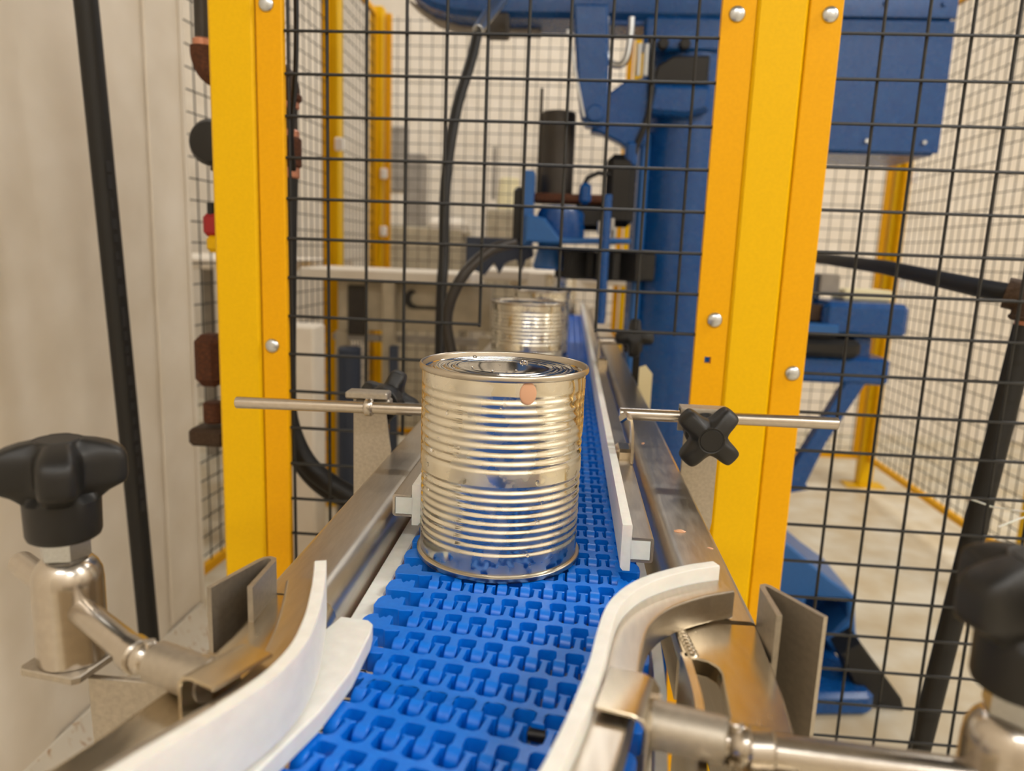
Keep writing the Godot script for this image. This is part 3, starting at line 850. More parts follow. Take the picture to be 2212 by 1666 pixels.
func crumbs() -> void:
	var rng := RandomNumberGenerator.new()
	rng.seed = 3
	var names := ["largest pale pink food crumb on the right steel rail beside the guide rail end", "small pink food crumb on the right steel rail nearest the folded bracket", "tiny pale food crumb at the outer edge of the right rail", "pale food crumb on the right rail beyond the cross rod"]
	var i := 0
	for q in [[0.140, 0.405, 0.0032], [0.1500, 0.470, 0.0024], [0.158, 0.435, 0.0016], [0.137, 0.135, 0.0018]]:
		var b := MB.new()
		b.xf = Transform3D(Basis(Vector3.UP, i * 1.3), V(q[0], BY + 0.0199, q[1])) * Transform3D(Basis().scaled(V(1.5, 0.6, 0.8) * q[2]), Vector3.ZERO)
		var pr := []
		for k in 6: pr.append(Vector2(cos(PI / 2 * k / 5.0) * (1.0 + rng.randf_range(-0.2, 0.2)), sin(PI / 2 * k / 5.0)))
		pr[5] = Vector2(0, 1)
		b.lathe(pr, 7)
		single("food_crumb", b, M.food, names[i], "crumb", "food crumbs on the right rail", 20)
		i += 1


# ---------------------------------------------------------------- cans
func can_meshes() -> Array:
	var H := 0.1474
	var body := []
	body.append_array([Vector2(0.0600, 0.0045), Vector2(0.0603, 0.0060), Vector2(0.0605, 0.0165)])
	for b in [[0.0185, 0.0057, 9], [0.0785, 0.0061, 9]]:
		for k in b[2]:
			for i in 8:
				var f := i / 8.0
				body.append(Vector2(0.0605 - 0.0010 * (0.5 - 0.5 * cos(TAU * f)), b[0] + b[1] * (k + f)))
		body.append(Vector2(0.0605, b[0] + b[1] * b[2]))
	body.append_array([Vector2(0.0605, 0.1405), Vector2(0.0602, 0.1432)])
	var m := MB.new()
	m.lathe(body, 120)
	var bottom := MB.new()
	bottom.lathe([Vector2(0.0, 0.004), Vector2(0.0585, 0.004), Vector2(0.0595, 0.0008), Vector2(0.0612, 0.0), Vector2(0.0624, 0.0006), Vector2(0.0629, 0.0018), Vector2(0.0629, 0.0040), Vector2(0.0622, 0.0048), Vector2(0.0603, 0.0052)], 96)
	var rim := MB.new()
	rim.lathe([Vector2(0.0601, 0.1426), Vector2(0.0620, 0.1427), Vector2(0.0628, 0.1433), Vector2(0.0630, 0.1444), Vector2(0.0630, H - 0.0016), Vector2(0.0626, H - 0.0005), Vector2(0.0617, H), Vector2(0.0608, H - 0.0004), Vector2(0.0603, H - 0.0012), Vector2(0.0598, H - 0.0046)], 120)
	var lid := MB.new()
	var q := [Vector2(0.0598, H - 0.0046), Vector2(0.0590, H - 0.0056), Vector2(0.0575, H - 0.0056), Vector2(0.0562, H - 0.0050), Vector2(0.0555, H - 0.0038), Vector2(0.0540, H - 0.0034)]
	for r in [0.0505, 0.0435, 0.0365]:
		q.append_array([Vector2(r + 0.0022, H - 0.0034), Vector2(r + 0.0010, H - 0.0028), Vector2(r, H - 0.0025), Vector2(r - 0.0010, H - 0.0028), Vector2(r - 0.0022, H - 0.0036)])
	q.append_array([Vector2(0.030, H - 0.0036), Vector2(0.029, H - 0.0031), Vector2(0.018, H - 0.0030), Vector2(0.0, H - 0.0030)])
	lid.lathe(q, 120)
	return [m.mesh(40), bottom.mesh(40), rim.mesh(50), lid.mesh(50)]


func cans() -> void:
	var k := can_meshes()
	var o := thing("tin_can", "wet ribbed tin can standing on the belt in front, nearest the viewer", "can", V(0, BY, 0.415), "ribbed tin cans on the belt")
	var names := ["body", "bottom_seam", "top_seam", "lid"]
	var mats := [M.tin, M.tin_rim, M.tin_rim, M.tin_lid]
	for i in 4: put(names[i], k[i], mats[i], o, Transform3D(Basis(), o.position))
	var seam := MB.new()
	var lap := []
	for i in range(0, 46): lap.append(V(0, 0.0055 + 0.1365 * i / 45.0, 0))
	# copies further along the belt, without the drops
	var spots := [[-0.022, -0.285, "plain ribbed tin can behind the front can, beyond the guard mesh", 0.7], [-0.014, -0.66, "third tin can in the row, partly hidden behind the second", 2.1], [0.010, -1.87, "farthest tin can, by the pale table under the blue machine", 1.0]]
	for s in spots:
		var c: Node3D = o.duplicate()
		c.name = "tin_can"
		add_child(c, true)
		c.position = V(s[0], BY, s[1]); c.rotation.y = s[3]
		c.set_meta("label", s[2])
	# drops of water, and drips of sauce, on the front can
	var rng := RandomNumberGenerator.new()
	rng.seed = 11
	var drop := MB.new()
	var q := [Vector2(0, -0.0004), Vector2(0.0010, -0.0004), Vector2(0.0010, 0.0)]
	for i in 6: q.append(Vector2(0.0010 * cos(PI / 2 * i / 5.0), 0.00085 * sin(PI / 2 * i / 5.0)))
	drop.lathe(q, 14)
	var dm := drop.mesh(60)
	var H := BY + 0.1474
	for s in [[-0.034, 0.022, 1.0], [-0.022, 0.014, 1.2], [-0.006, 0.026, 1.4], [0.004, 0.026, 1.0], [0.010, 0.018, 1.1], [-0.004, -0.005, 0.8], [0.012, -0.022, 2.2], [0.015, -0.020, 1.7], [0.014, -0.028, 2.0], [0.020, -0.031, 1.0], [0.026, -0.028, 0.9], [0.025, -0.018, 1.2], [-0.028, -0.042, 2.2], [0.034, -0.012, 0.8], [0.042, -0.006, 0.9]]:
		var r := Vector2(s[0], s[1]).length()
		var y := -0.0030 if r < 0.03 else -0.0034
		if r > 0.047: y = -0.0034
		put("water_drop", dm, M.water, o, Transform3D(Basis().scaled(Vector3.ONE * s[2]), V(s[0], H + y, 0.415 + s[1])))
	for s in [[0.52, -0.075, 1.5], [0.60, -0.09, 1.1], [0.55, -0.104, 1.3], [0.62, -0.118, 0.9], [0.44, -0.128, 0.9], [0.47, -0.135, 1.0], [-0.62, -0.03, 0.9], [-0.75, -0.05, 1.0], [-0.9, -0.06, 1.1], [-0.98, -0.072, 1.2], [-1.05, -0.083, 1.3], [-0.95, -0.09, 0.9], [-0.3, -0.03, 1.0], [0.1, -0.02, 1.1], [0.06, -0.022, 0.8]]:
		var n := V(sin(s[0]), 0, cos(s[0]))
		var bs := Basis(n.cross(V(0, 1, 0)), n, V(0, 1, 0)).orthonormalized()
		put("water_drop", dm, M.water, o, Transform3D(bs * Basis().scaled(V(1, 0.8, 1.35) * s[2]), V(0, H + s[1], 0.415) + n * 0.0605))
	# a pale drop of food below the rim
	var fd := MB.new()
	fd.lathe([Vector2(0, -0.0004), Vector2(1.0, -0.0004), Vector2(0.98, 0.06), Vector2(0.8, 0.10), Vector2(0.4, 0.13), Vector2(0, 0.14)], 20)
	var n2 := V(sin(0.36), 0, cos(0.36))
	put("food_residue", fd.mesh(60), M.food, o, Transform3D(Basis(n2.cross(V(0, 1, 0)), n2, V(0, 1, 0)).orthonormalized() * Basis().scaled(V(0.0060, 0.008, 0.0078)), V(0, BY + 0.1355, 0.415) + n2 * 0.0604), "pale pink smear of food below the rim")
	# amber drips down both sides
	for s in [[-1.36, 0.141, 0.070, 0.0013], [-1.20, 0.142, 0.122, 0.0009], [1.02, 0.142, 0.122, 0.0016], [1.16, 0.142, 0.108, 0.0022], [1.27, 0.142, 0.092, 0.0020], [1.40, 0.140, 0.100, 0.0016]]:
		var d := MB.new()
		var steps := 22
		for side in [0]:
			var pts := []
			for i in steps + 1:
				var f := float(i) / steps
				var ang: float = s[0] + 0.02 * sin(f * 9.0 + s[0] * 5.0)
				pts.append(V(sin(ang) * 0.0600, BY + lerpf(s[1], s[2], f), 0.415 + cos(ang) * 0.0600))
			d.tube(pts, s[3] * 0.75, 9)
		part("syrup_drip", d, M.syrup, o, "amber drip of dried syrup", 60)


# ---------------------------------------------------------------- seamer
func seamer() -> void:
	var o := thing("seaming_machine", "tall blue can seaming machine behind the guard mesh", "machine", V(0.34, 0, -1.0))
	var b := MB.new()
	b.xf = Transform3D(Basis(), V(0.325, 0, -1.06))
	b.lathe([Vector2(0.131, 0.30), Vector2(0.131, 1.30), Vector2(0.124, 1.36), Vector2(0.124, 1.66)], 40)
	part("column", b, M.blue, o, "round blue column")
	part("column_rib", MB.new().box(V(0.213, 0.94, -0.985), V(0.026, 0.72, 0.05), 0.008), M.blue_pale, o)
	b = MB.new()
	b.extrude(pv([-0.49, 1.90, -0.475, 1.78, -0.43, 1.68, -0.375, 1.60, -0.325, 1.568, -0.265, 1.551, -0.20, 1.546, 0.46, 1.548, 0.46, 1.90]), -1.08, -0.93, 0.012)
	part("head_housing", b, M.blue, o, "broad blue overhanging head with a rounded nose")
	b = MB.new()
	b.extrude(pv([-0.40, 1.612, -0.375, 1.590, -0.325, 1.558, -0.265, 1.541, -0.20, 1.536, -0.06, 1.537, -0.06, 1.548, -0.20, 1.548, -0.265, 1.553, -0.325, 1.570]), -1.075, -1.02, 0.003)
	part("housing_band", b, M.grey_paint, o)
	part("housing_rib", MB.new().box(V(0.24, 1.540, -1.0), V(0.40, 0.014, 0.12), 0.003), M.blue, o)
	# column details: black block painting the shade in the hood opening, and a lip
	b = MB.new()
	b.extrude(pv([0.215, 1.40, 0.225, 1.44, 0.26, 1.462, 0.345, 1.465, 0.345, 1.40]), -0.96, -0.915, 0.004)
	part("hood_shade", b, M.black, o)
	b = MB.new()
	b.extrude(pv([0.205, 1.33, 0.215, 1.395, 0.35, 1.395, 0.35, 1.34, 0.30, 1.325]), -0.97, -0.895, 0.01)
	part("hood_lip", b, M.blue, o)
	part("head_bracket", MB.new().box(V(0.28, 1.515, -0.955), V(0.18, 0.075, 0.05), 0.006), M.blue, o)
	for x in [0.235, 0.285]: part("plug", MB.new().rod(V(x, 1.49, -0.945), V(x, 1.49, -0.915), 0.013, -1, 14, 0.003), M.black, o)
	# slanting arm and its hanger
	b = MB.new()
	b.extrude(pv([0.020, 1.56, 0.100, 1.56, 0.112, 1.36, 0.113, 1.325, 0.104, 1.302, 0.083, 1.290, 0.062, 1.294, 0.050, 1.315, 0.040, 1.37]), -0.93, -0.87, 0.006)
	part("arm", b, M.blue, o)
	b = MB.new()
	b.extrude(pv([0.113, 1.372, 0.150, 1.400, 0.205, 1.412, 0.215, 1.27, 0.175, 1.240, 0.145, 1.262, 0.10, 1.282, 0.075, 1.285, 0.10, 1.33]), -0.955, -0.90, 0.005)
	part("arm_bracket", b, M.blue, o)
	part("arm_pivot", MB.new().rod(V(0.082, 1.320, -0.872), V(0.082, 1.320, -0.858), 0.02, -1, 20, 0.004), M.blue, o)
	part("push_rod", MB.new().rod(V(0.010, 1.50, -0.86), V(0.058, 1.31, -0.86), 0.0035, -1, 8), M.zinc, o)
	# grey cylinder, rods and plates under the head
	part("cylinder", MB.new().rod(V(-0.002, 1.12, -0.95), V(-0.002, 1.335, -0.95), 0.042, -1, 30, 0.004), M.dark_grey, o, "dark grey upright cylinder")
	part("cylinder_rod", MB.new().box(V(-0.047, 1.26, -0.95), V(0.008, 0.26, 0.01), 0.001), M.dark_grey, o)
	part("rust_ring", MB.new().box(V(0.045, 1.128, -0.94), V(0.205, 0.022, 0.09), 0.006), M.rust, o)
	part("side_plate", MB.new().box(V(-0.065, 1.10, -0.90), V(0.026, 0.175, 0.08), 0.004), M.blue_pale, o)
	part("black_cover", MB.new().box(V(-0.088, 1.085, -0.91), V(0.026, 0.13, 0.07), 0.008), M.black, o)
	b = MB.new()
	b.extrude(pv([-0.065, 1.02, -0.065, 1.085, -0.02, 1.075, 0.015, 1.032, 0.18, 1.036, 0.18, 1.024, 0.0, 1.018]), -0.89, -0.80, 0.004)
	part("lower_bracket", b, M.blue_pale, o)
	b = MB.new()
	b.xf = Transform3D(Basis(), V(0.015, 1.02, -0.93))
	b.lathe([Vector2(0, 0), Vector2(0.055, 0), Vector2(0.06, 0.01), Vector2(0.06, 0.07), Vector2(0.05, 0.09), Vector2(0, 0.09)], 24)
	part("seaming_head", b, M.blue, o)
	b = MB.new()
	b.xf = Transform3D(Basis(), V(-0.01, 0.955, -0.93))
	b.lathe([Vector2(0, 0), Vector2(0.036, 0), Vector2(0.04, 0.006), Vector2(0.03, 0.05), Vector2(0.03, 0.07), Vector2(0, 0.07)], 24)
	part("chuck", b, M.blue_pale, o)
	part("linkage", MB.new().tube([V(0.06, 1.10, -0.9), V(0.062, 1.15, -0.9), V(0.075, 1.178, -0.9), V(0.10, 1.19, -0.9), V(0.14, 1.185, -0.9), V(0.16, 1.16, -0.9)], 0.006, 10), M.black, o)
	part("linkage", MB.new().box(V(0.071, 1.14, -0.9), V(0.028, 0.05, 0.03), 0.008), M.blue, o)
	part("cam_block", MB.new().box(V(0.155, 1.15, -0.93), V(0.07, 0.17, 0.08), 0.015), M.black, o)
	part("cam_block", MB.new().box(V(0.175, 1.235, -0.92), V(0.03, 0.06, 0.06), 0.008), M.blue, o)
	part("cam_block", MB.new().box(V(0.10, 1.09, -0.95), V(0.10, 0.07, 0.08), 0.012), M.black, o)
	for q in [[0.108, 1.062], [0.122, 1.075], [0.136, 1.07], [0.118, 1.045], [0.142, 1.05]]:
		part("fitting", MB.new().rod(V(q[0], q[1] - 0.018, -0.83), V(q[0], q[1] + 0.012, -0.83), 0.006, -1, 10, 0.001), M.zinc, o)
	# black star wheel and the pale table
	b = MB.new()
	var star := PackedVector2Array()
	for i in 32:
		var r := 0.125 if i % 4 < 2 else 0.085
		star.append(Vector2(0.13 + r * cos(TAU * i / 32.0), -0.95 + r * sin(TAU * i / 32.0)))
	b.plan(star, 0.935, 1.005, 0.004)
	part("star_wheel", b, M.black, o, "black star wheel")
	b = MB.new()
	b.xf = Transform3D(Basis(), V(-0.02, 0, -2.20))
	b.lathe([Vector2(0, 0.850), Vector2(0.185, 0.850), Vector2(0.19, 0.856), Vector2(0.19, 0.912), Vector2(0.18, 0.92), Vector2(0, 0.93)], 48)
	b.lathe([Vector2(0.06, 0.0), Vector2(0.06, 0.850)], 24)
	b.box(V(0.0, 0.90, 0.02), V(0.72, 0.05, 0.28), 0.01)
	part("turntable", b, M.wall, o, "pale table beyond the end of the belt")
	part("spindle", MB.new().rod(V(0.119, 0.84, -0.77), V(0.119, 1.13, -0.77), 0.011, -1, 14), M.blue, o)
	# oiler loop
	part("pipe_loop", MB.new().tube(spline([V(0.098, 1.54, -0.90), V(0.101, 1.47, -0.90), V(0.115, 1.44, -0.90), V(0.135, 1.435, -0.90), V(0.150, 1.45, -0.90), V(0.156, 1.50, -0.90), V(0.156, 1.54, -0.90)], 4), 0.008, 10), M.zinc, o)
	part("oil_tube", MB.new().tube(spline([V(0.205, 1.50, -0.915), V(0.212, 1.40, -0.90), V(0.208, 1.32, -0.90), V(0.185, 1.25, -0.90), V(0.175, 1.2, -0.90)], 4), 0.008, 10), M.black, o)
	for x in [0.178, 0.195]: part("oil_tube", MB.new().rod(V(x, 1.41, -0.89), V(x, 1.48, -0.89), 0.006, -1, 10), M.zinc, o)
	part("sensor_box", MB.new().box(V(-0.155, 1.515, -0.9), V(0.055, 0.05, 0.05), 0.004), M.dark_grey, o)
	part("hose_fitting", MB.new().rod(V(-0.165, 1.43, -0.62), V(-0.14, 1.545, -0.80), 0.011, 0.016, 14, 0.002), M.zinc, o)
	# jagged dark guard beside the table
	b = MB.new()
	b.extrude(pv([-0.235, 1.03, -0.06, 1.03, -0.055, 0.985, -0.075, 0.975, -0.085, 0.945, -0.10, 0.975, -0.13, 0.965, -0.145, 0.935, -0.16, 0.965, -0.185, 0.93, -0.235, 0.955]), -1.06, -1.03, 0.003)
	part("guard_plate", b, M.slate, o)
	# base casting on the floor
	b = MB.new()
	b.plan(pv([0.10, -1.40, 0.62, -1.40, 0.76, -1.20, 0.745, -0.80, 0.772, -0.62, 0.755, -0.605, 0.52, -0.57, 0.16, -0.72, 0.05, -1.0]), 0.0, 0.055, 0.010)
	part("base", b, M.blue, o, "blue cast base")
	b = MB.new()
	b.plan(pv([0.16, -1.34, 0.52, -1.34, 0.60, -1.10, 0.63, -0.86, 0.58, -0.80, 0.24, -0.84, 0.16, -1.0]), 0.04, 0.32, 0.02)
	part("base", b, M.blue, o)
	b = MB.new()
	b.extrude(pv([0.56, 0.05, 0.64, 0.05, 0.66, 0.192, 0.755, 0.196, 0.762, 0.15, 0.715, 0.085, 0.74, 0.05, 0.785, 0.05, 0.803, 0.079, 0.786, 0.110, 0.772, 0.204, 0.704, 0.249, 0.60, 0.330, 0.56, 0.335]), -1.02, -0.78, 0.006)
	part("foot_cover", b, M.blue_pale, o, "flared blue cover with a dark opening")
	b = MB.new()
	b.extrude(pv([0.64, 0.05, 0.74, 0.05, 0.76, 0.19, 0.66, 0.19]), -1.0, -0.90, 0.003)
	part("foot_recess", b, M.blue, o)
	b = MB.new()
	b.extrude(pv([0.765, 0.0, 0.855, 0.0, 0.845, 0.029, 0.74, 0.158, 0.700, 0.125]), -0.72, -0.64, 0.004)
	part("rubber_apron", b, M.rubber, o)
	for q in [[0.745, -0.66], [0.60, -0.62]]: part("base_bolt", MB.new().rod(V(q[0], 0.05, q[1]), V(q[0], 0.066, q[1]), 0.012, -1, 6), M.black, o)

	# blue cabinet above at right
	o = thing("control_cabinet", "flat blue steel cabinet with screwed cover, upper right behind the mesh", "cabinet", V(0.68, 1.26, -1.1))
	part("case", MB.new().box(V(0.69, 1.72, -1.09), V(0.42, 0.92, 0.24), 0.004), M.blue, o)
	part("cover", MB.new().box(V(0.69, 1.412, -0.962), V(0.43, 0.295, 0.012), 0.002), M.blue, o)
	part("cover", MB.new().box(V(0.69, 1.745, -0.962), V(0.43, 0.36, 0.012), 0.002), M.blue, o)
	for q in [[0.735, 1.288], [0.868, 1.288], [0.742, 1.595], [0.872, 1.595]]:
		part("screw_head", MB.new().rod(V(q[0], q[1], -0.957), V(q[0], q[1], -0.950), 0.007, 0.005, 12), M.zinc if q[1] < 1.4 else M.blue, o)
	single("cabinet_arm", MB.new().box(V(0.4702, 1.72, -1.0), V(0.0185, 0.10, 0.10), 0.01), M.blue, "blue arm carrying the upper right cabinet from the column", "arm")

	# blue stand with stacked heads
	o = thing("lid_feeder", "blue stepped feeder unit on a slanting leg, right of the right yellow post", "machine", V(0.70, 0.3, -1.0))
	part("top_box", MB.new().box(V(0.765, 0.864, -1.00), V(0.20, 0.083, 0.2), 0.012), M.blue, o)
	part("shelf", MB.new().box(V(0.62, 0.838, -1.0), V(0.16, 0.028, 0.22), 0.004), M.blue_pale, o)
	part("brass_guide", MB.new().box(V(0.645, 0.875, -0.95), V(0.05, 0.04, 0.05), 0.003), M.iron, o)
	part("black_roller", MB.new().box(V(0.68, 0.792, -0.96), V(0.16, 0.045, 0.14), 0.012), M.black, o)
	part("neck", MB.new().box(V(0.775, 0.79, -1.0), V(0.055, 0.07, 0.12), 0.01), M.blue, o)
	part("lower_box", MB.new().box(V(0.71, 0.737, -1.0), V(0.26, 0.066, 0.18), 0.008), M.blue, o)
	b = MB.new()
	b.extrude(pv([0.742, 0.71, 0.790, 0.71, 0.71, 0.55, 0.672, 0.44, 0.682, 0.425, 0.62, 0.41, 0.63, 0.47]), -0.95, -0.915, 0.003)
	part("slanting_leg", b, M.blue, o)
	part("post", MB.new().box(V(0.59, 0.522, -1.0), V(0.05, 0.364, 0.07), 0.005), M.blue, o)
	part("motor", MB.new().rod(V(0.66, 0.905, -1.02), V(0.66, 0.965, -1.02), 0.026, -1, 20, 0.003), M.slate, o)
	part("cover", MB.new().box(V(0.70, 0.945, -1.02), V(0.05, 0.05, 0.06), 0.004), M.grey_paint, o)
	single("paper_stack", MB.new().box(V(0.80, 0.920, -1.05), V(0.12, 0.028, 0.10), 0.004), M.cream, "cream pack lying on the blue feeder unit", "pack")


# ---------------------------------------------------------------- hoses and pipes
func pipes() -> void:
	var o := thing("hose", "black rubber hose with faint print hanging in front of the left wall", "hose", V(-0.70, 0.0, -0.22))
	var path := [V(-0.70, 2.2, -0.105), V(-0.70, 1.6, -0.164), V(-0.70, 1.3, -0.188), V(-0.70, 0.93, -0.214), V(-0.70, 0.6, -0.237), V(-0.70, 0.2, -0.262), V(-0.70, 0.03, -0.27)]
	part("tube", MB.new().tube(path, 0.0172, 20), M.rubber, o)
	var b := MB.new()
	var rng := RandomNumberGenerator.new()
	rng.seed = 5
	var y := 1.105
	while y > 0.52:
		var h := rng.randf_range(0.010, 0.022)
		var zc := lerpf(-0.1975, -0.2405, (1.105 - y) / 0.585)
		b.xf = Transform3D(Basis(Vector3.UP, -0.12), V(-0.6835, y, zc + 0.006))
		b.box(Vector3.ZERO, V(0.0008, h, rng.randf_range(0.006, 0.011)))
		y -= h + rng.randf_range(0.003, 0.016)
	part("printed_line", b, M.print, o)
	# left standpipe behind the left post
	o = thing("air_pipe", "rusty elbowed air pipe with black insulation behind the left yellow post", "pipe", V(-0.374, 0.0, -0.13))
	part("upper_pipe", MB.new().rod(V(-0.4925, 1.276, -0.13), V(-0.4885, 2.3, -0.13), 0.0120, -1, 16), M.dark_grey, o)
	part("copper_ring", MB.new().rod(V(-0.4930, 1.262, -0.13), V(-0.4930, 1.279, -0.13), 0.0145, -1, 18, 0.002), M.copper, o)
	part("elbow", MB.new().tube(spline([V(-0.4930, 1.268, -0.13), V(-0.4920, 1.254, -0.13), V(-0.4830, 1.236, -0.13), V(-0.4650, 1.229, -0.13), V(-0.44, 1.230, -0.13)], 4), 0.0185, 18), M.rust, o, "", 60)
	part("link_pipe", MB.new().rod(V(-0.445, 1.231, -0.13), V(-0.405, 1.236, -0.13), 0.012, -1, 14), M.dark_grey, o)
	part("elbow", MB.new().tube(spline([V(-0.412, 1.237, -0.13), V(-0.396, 1.236, -0.13), V(-0.381, 1.229, -0.13), V(-0.374, 1.215, -0.13), V(-0.3735, 1.203, -0.13)], 4), 0.0200, 18), M.iron, o, "", 60)
	part("elbow_lip", MB.new().rod(V(-0.3735, 1.196, -0.13), V(-0.3735, 1.208, -0.13), 0.0225, -1, 20, 0.003), M.rust, o)
	part("copper_ring", MB.new().rod(V(-0.3735, 1.186, -0.13), V(-0.3735, 1.197, -0.13), 0.0190, -1, 18, 0.002), M.copper, o)
	part("nipple", MB.new().rod(V(-0.3736, 1.155, -0.13), V(-0.3735, 1.188, -0.13), 0.0165, -1, 18), M.dark_grey, o)
	part("copper_ring", MB.new().rod(V(-0.3736, 1.146, -0.13), V(-0.3736, 1.158, -0.13), 0.0185, -1, 18, 0.002), M.copper, o)
	part("coupling", MB.new().rod(V(-0.3737, 1.105, -0.13), V(-0.3736, 1.148, -0.13), 0.0215, -1, 18, 0.003), M.rust, o)
	part("copper_ring", MB.new().rod(V(-0.3738, 1.090, -0.13), V(-0.3738, 1.107, -0.13), 0.0185, -1, 18, 0.002), M.copper, o)
	part("insulation", MB.new().tube(spline([V(-0.3740, 1.092, -0.13), V(-0.3775, 0.95, -0.13), V(-0.381, 0.78, -0.13), V(-0.376, 0.72, -0.13), V(-0.352, 0.665, -0.13), V(-0.318, 0.634, -0.13), V(-0.263, 0.605, -0.13), V(-0.19, 0.58, -0.13), V(-0.10, 0.55, -0.13), V(-0.03, 0.50, -0.13), V(-0.01, 0.3, -0.13), V(-0.01, 0.0, -0.13)], 5), 0.0155, 16), M.rubber, o, "black foam insulation curving under the conveyor")
	single("hose", MB.new().tube(spline([V(-0.400, 1.0, -0.175), V(-0.402, 0.80, -0.175), V(-0.399, 0.70, -0.175), V(-0.375, 0.643, -0.175), V(-0.340, 0.606, -0.175), V(-0.30, 0.588, -0.175), V(-0.24, 0.572, -0.175), V(-0.16, 0.55, -0.175), V(-0.08, 0.46, -0.175), V(-0.06, 0.0, -0.175)], 5), 0.0125, 14), M.rubber, "thinner black hose curving beside the insulated air pipe, left of the conveyor", "hose")
	b = MB.new()
	b.xf = Transform3D(Basis(V(1, 0, 0), PI / 2), V(-0.4955, 1.140, -0.17))
	b.lathe([Vector2(0, 0), Vector2(0.030, 0), Vector2(0.034, 0.004), Vector2(0.034, 0.022), Vector2(0.028, 0.032), Vector2(0, 0.036)], 28)
	o = thing("pressure_gauge", "round black gauge half hidden behind the left yellow post", "gauge", V(-0.4955, 1.10, -0.15))
	part("dial_case", b, M.black, o)
	part("stem", MB.new().rod(V(-0.4955, 1.105, -0.150), V(-0.452, 1.09, -0.150), 0.006, -1, 10), M.iron, o)
	o = thing("ball_valve", "small red valve with yellow body behind the left yellow post", "valve", V(-0.49, 0.99, -0.15))
	part("stem", MB.new().rod(V(-0.4985, 1.03, -0.15), V(-0.4985, 1.052, -0.15), 0.007, -1, 12), M.black, o)
	part("handle", MB.new().box(V(-0.4975, 1.020, -0.15), V(0.026, 0.034, 0.022), 0.006), M.red, o)
	part("body", MB.new().box(V(-0.4930, 0.992, -0.15), V(0.026, 0.026, 0.022), 0.006), M.yellow, o)
	part("feed_pipe", MB.new().rod(V(-0.450, 0.0, -0.15), V(-0.450, 1.10, -0.15), 0.0085, -1, 14), M.iron, o)
	single("cable", MB.new().tube(spline([V(-0.330, 2.2, -0.05), V(-0.331, 1.5, -0.05), V(-0.327, 1.33, -0.05), V(-0.329, 1.22, -0.05), V(-0.338, 1.14, -0.055), V(-0.352, 1.10, -0.10)], 4), 0.0035, 8), M.black, "thin black cable hanging beside the left mesh frame", "cable")
	o = thing("drain_valve", "rust-brown valve block low behind the left yellow post", "valve", V(-0.53, 0.0, -0.2))
	part("block", MB.new().box(V(-0.532, 0.805, -0.20), V(0.045, 0.085, 0.05), 0.012), M.rust, o)
	part("flange", MB.new().box(V(-0.536, 0.678, -0.20), V(0.060, 0.030, 0.05), 0.006), M.iron, o)
	part("tee", MB.new().rod(V(-0.530, 0.70, -0.20), V(-0.530, 0.735, -0.20), 0.018, -1, 14, 0.003), M.rust, o)
	part("pipe", MB.new().rod(V(-0.503, 0.0, -0.20), V(-0.503, 0.80, -0.20), 0.012, -1, 14), M.iron, o)
	# right standpipe
	o = thing("insulated_pipe", "black insulated standpipe with rusty elbow, right of the blue stand", "pipe", V(0.56, 0.0, -0.06))
	part("insulation", MB.new().tube([V(0.6395, 0.928, -0.055), V(0.612, 0.60, -0.055), V(0.5855, 0.29, -0.055), V(0.560, 0.0, -0.055)], 0.0150, 20), M.rubber, o, "black foam insulation")
	part("copper_ring", MB.new().rod(V(0.6393, 0.925, -0.055), V(0.6405, 0.945, -0.055), 0.0135, -1, 18, 0.001), M.copper, o)
	part("elbow", MB.new().tube(spline([V(0.6405, 0.940, -0.055), V(0.6410, 0.951, -0.056), V(0.6380, 0.961, -0.060), V(0.6310, 0.966, -0.066), V(0.6190, 0.969, -0.074)], 5), 0.0205, 20), M.iron, o, "rusty iron elbow", 60)
	part("elbow_lip", MB.new().rod(V(0.6403, 0.934, -0.055), V(0.6406, 0.943, -0.055), 0.0225, -1, 20, 0.003), M.iron, o)
	part("branch_insulation", MB.new().tube([V(0.6245, 0.968, -0.070), V(0.612, 0.972, -0.12), V(0.625, 0.994, -0.48), V(0.640, 1.008, -0.90), V(0.644, 1.014, -1.02)], 0.0130, 16), M.rubber, o, "black pipe running back from the elbow")
	var tie := []
	for i in 17: tie.append(V(0.604 + 0.019 * cos(TAU * i / 16.0), 0.690 - 0.006 * cos(TAU * i / 16.0) + 0.004 * sin(TAU * i / 16.0), -0.045 + 0.022 * sin(TAU * i / 16.0)))
	tie.append_array([V(0.645, 0.688, -0.02), V(0.668, 0.690, -0.012), V(0.640, 0.680, -0.008), V(0.620, 0.668, -0.01)])
	single("wire_tie", MB.new().tube(tie, 0.0012, 6), M.plastic_white, "white tie holding the black standpipe to the mesh", "cable tie")
	# hoses at the machine
	single("hose", MB.new().tube(spline([V(-0.164, 1.418, -0.605), V(-0.172, 1.36, -0.58), V(-0.192, 1.26, -0.54), V(-0.203, 1.12, -0.50), V(-0.200, 0.98, -0.48), V(-0.200, 0.90, -0.46), V(-0.200, 0.60, -0.46), V(-0.20, 0.02, -0.46)], 5), 0.0105, 14), M.rubber, "long black hose hanging from the blue machine head in front of the rear fence", "hose")
	single("hose", MB.new().tube(spline([V(-0.060, 1.012, -0.40), V(-0.095, 0.998, -0.35), V(-0.128, 0.966, -0.31), V(-0.153, 0.920, -0.30), V(-0.162, 0.876, -0.30), V(-0.156, 0.836, -0.30), V(-0.1455, 0.790, -0.30), V(-0.150, 0.70, -0.30), V(-0.17, 0.4, -0.30), V(-0.17, 0.015, -0.30)], 5), 0.0098, 14), M.dark_grey, "grey hose arching down beside the second can", "hose")


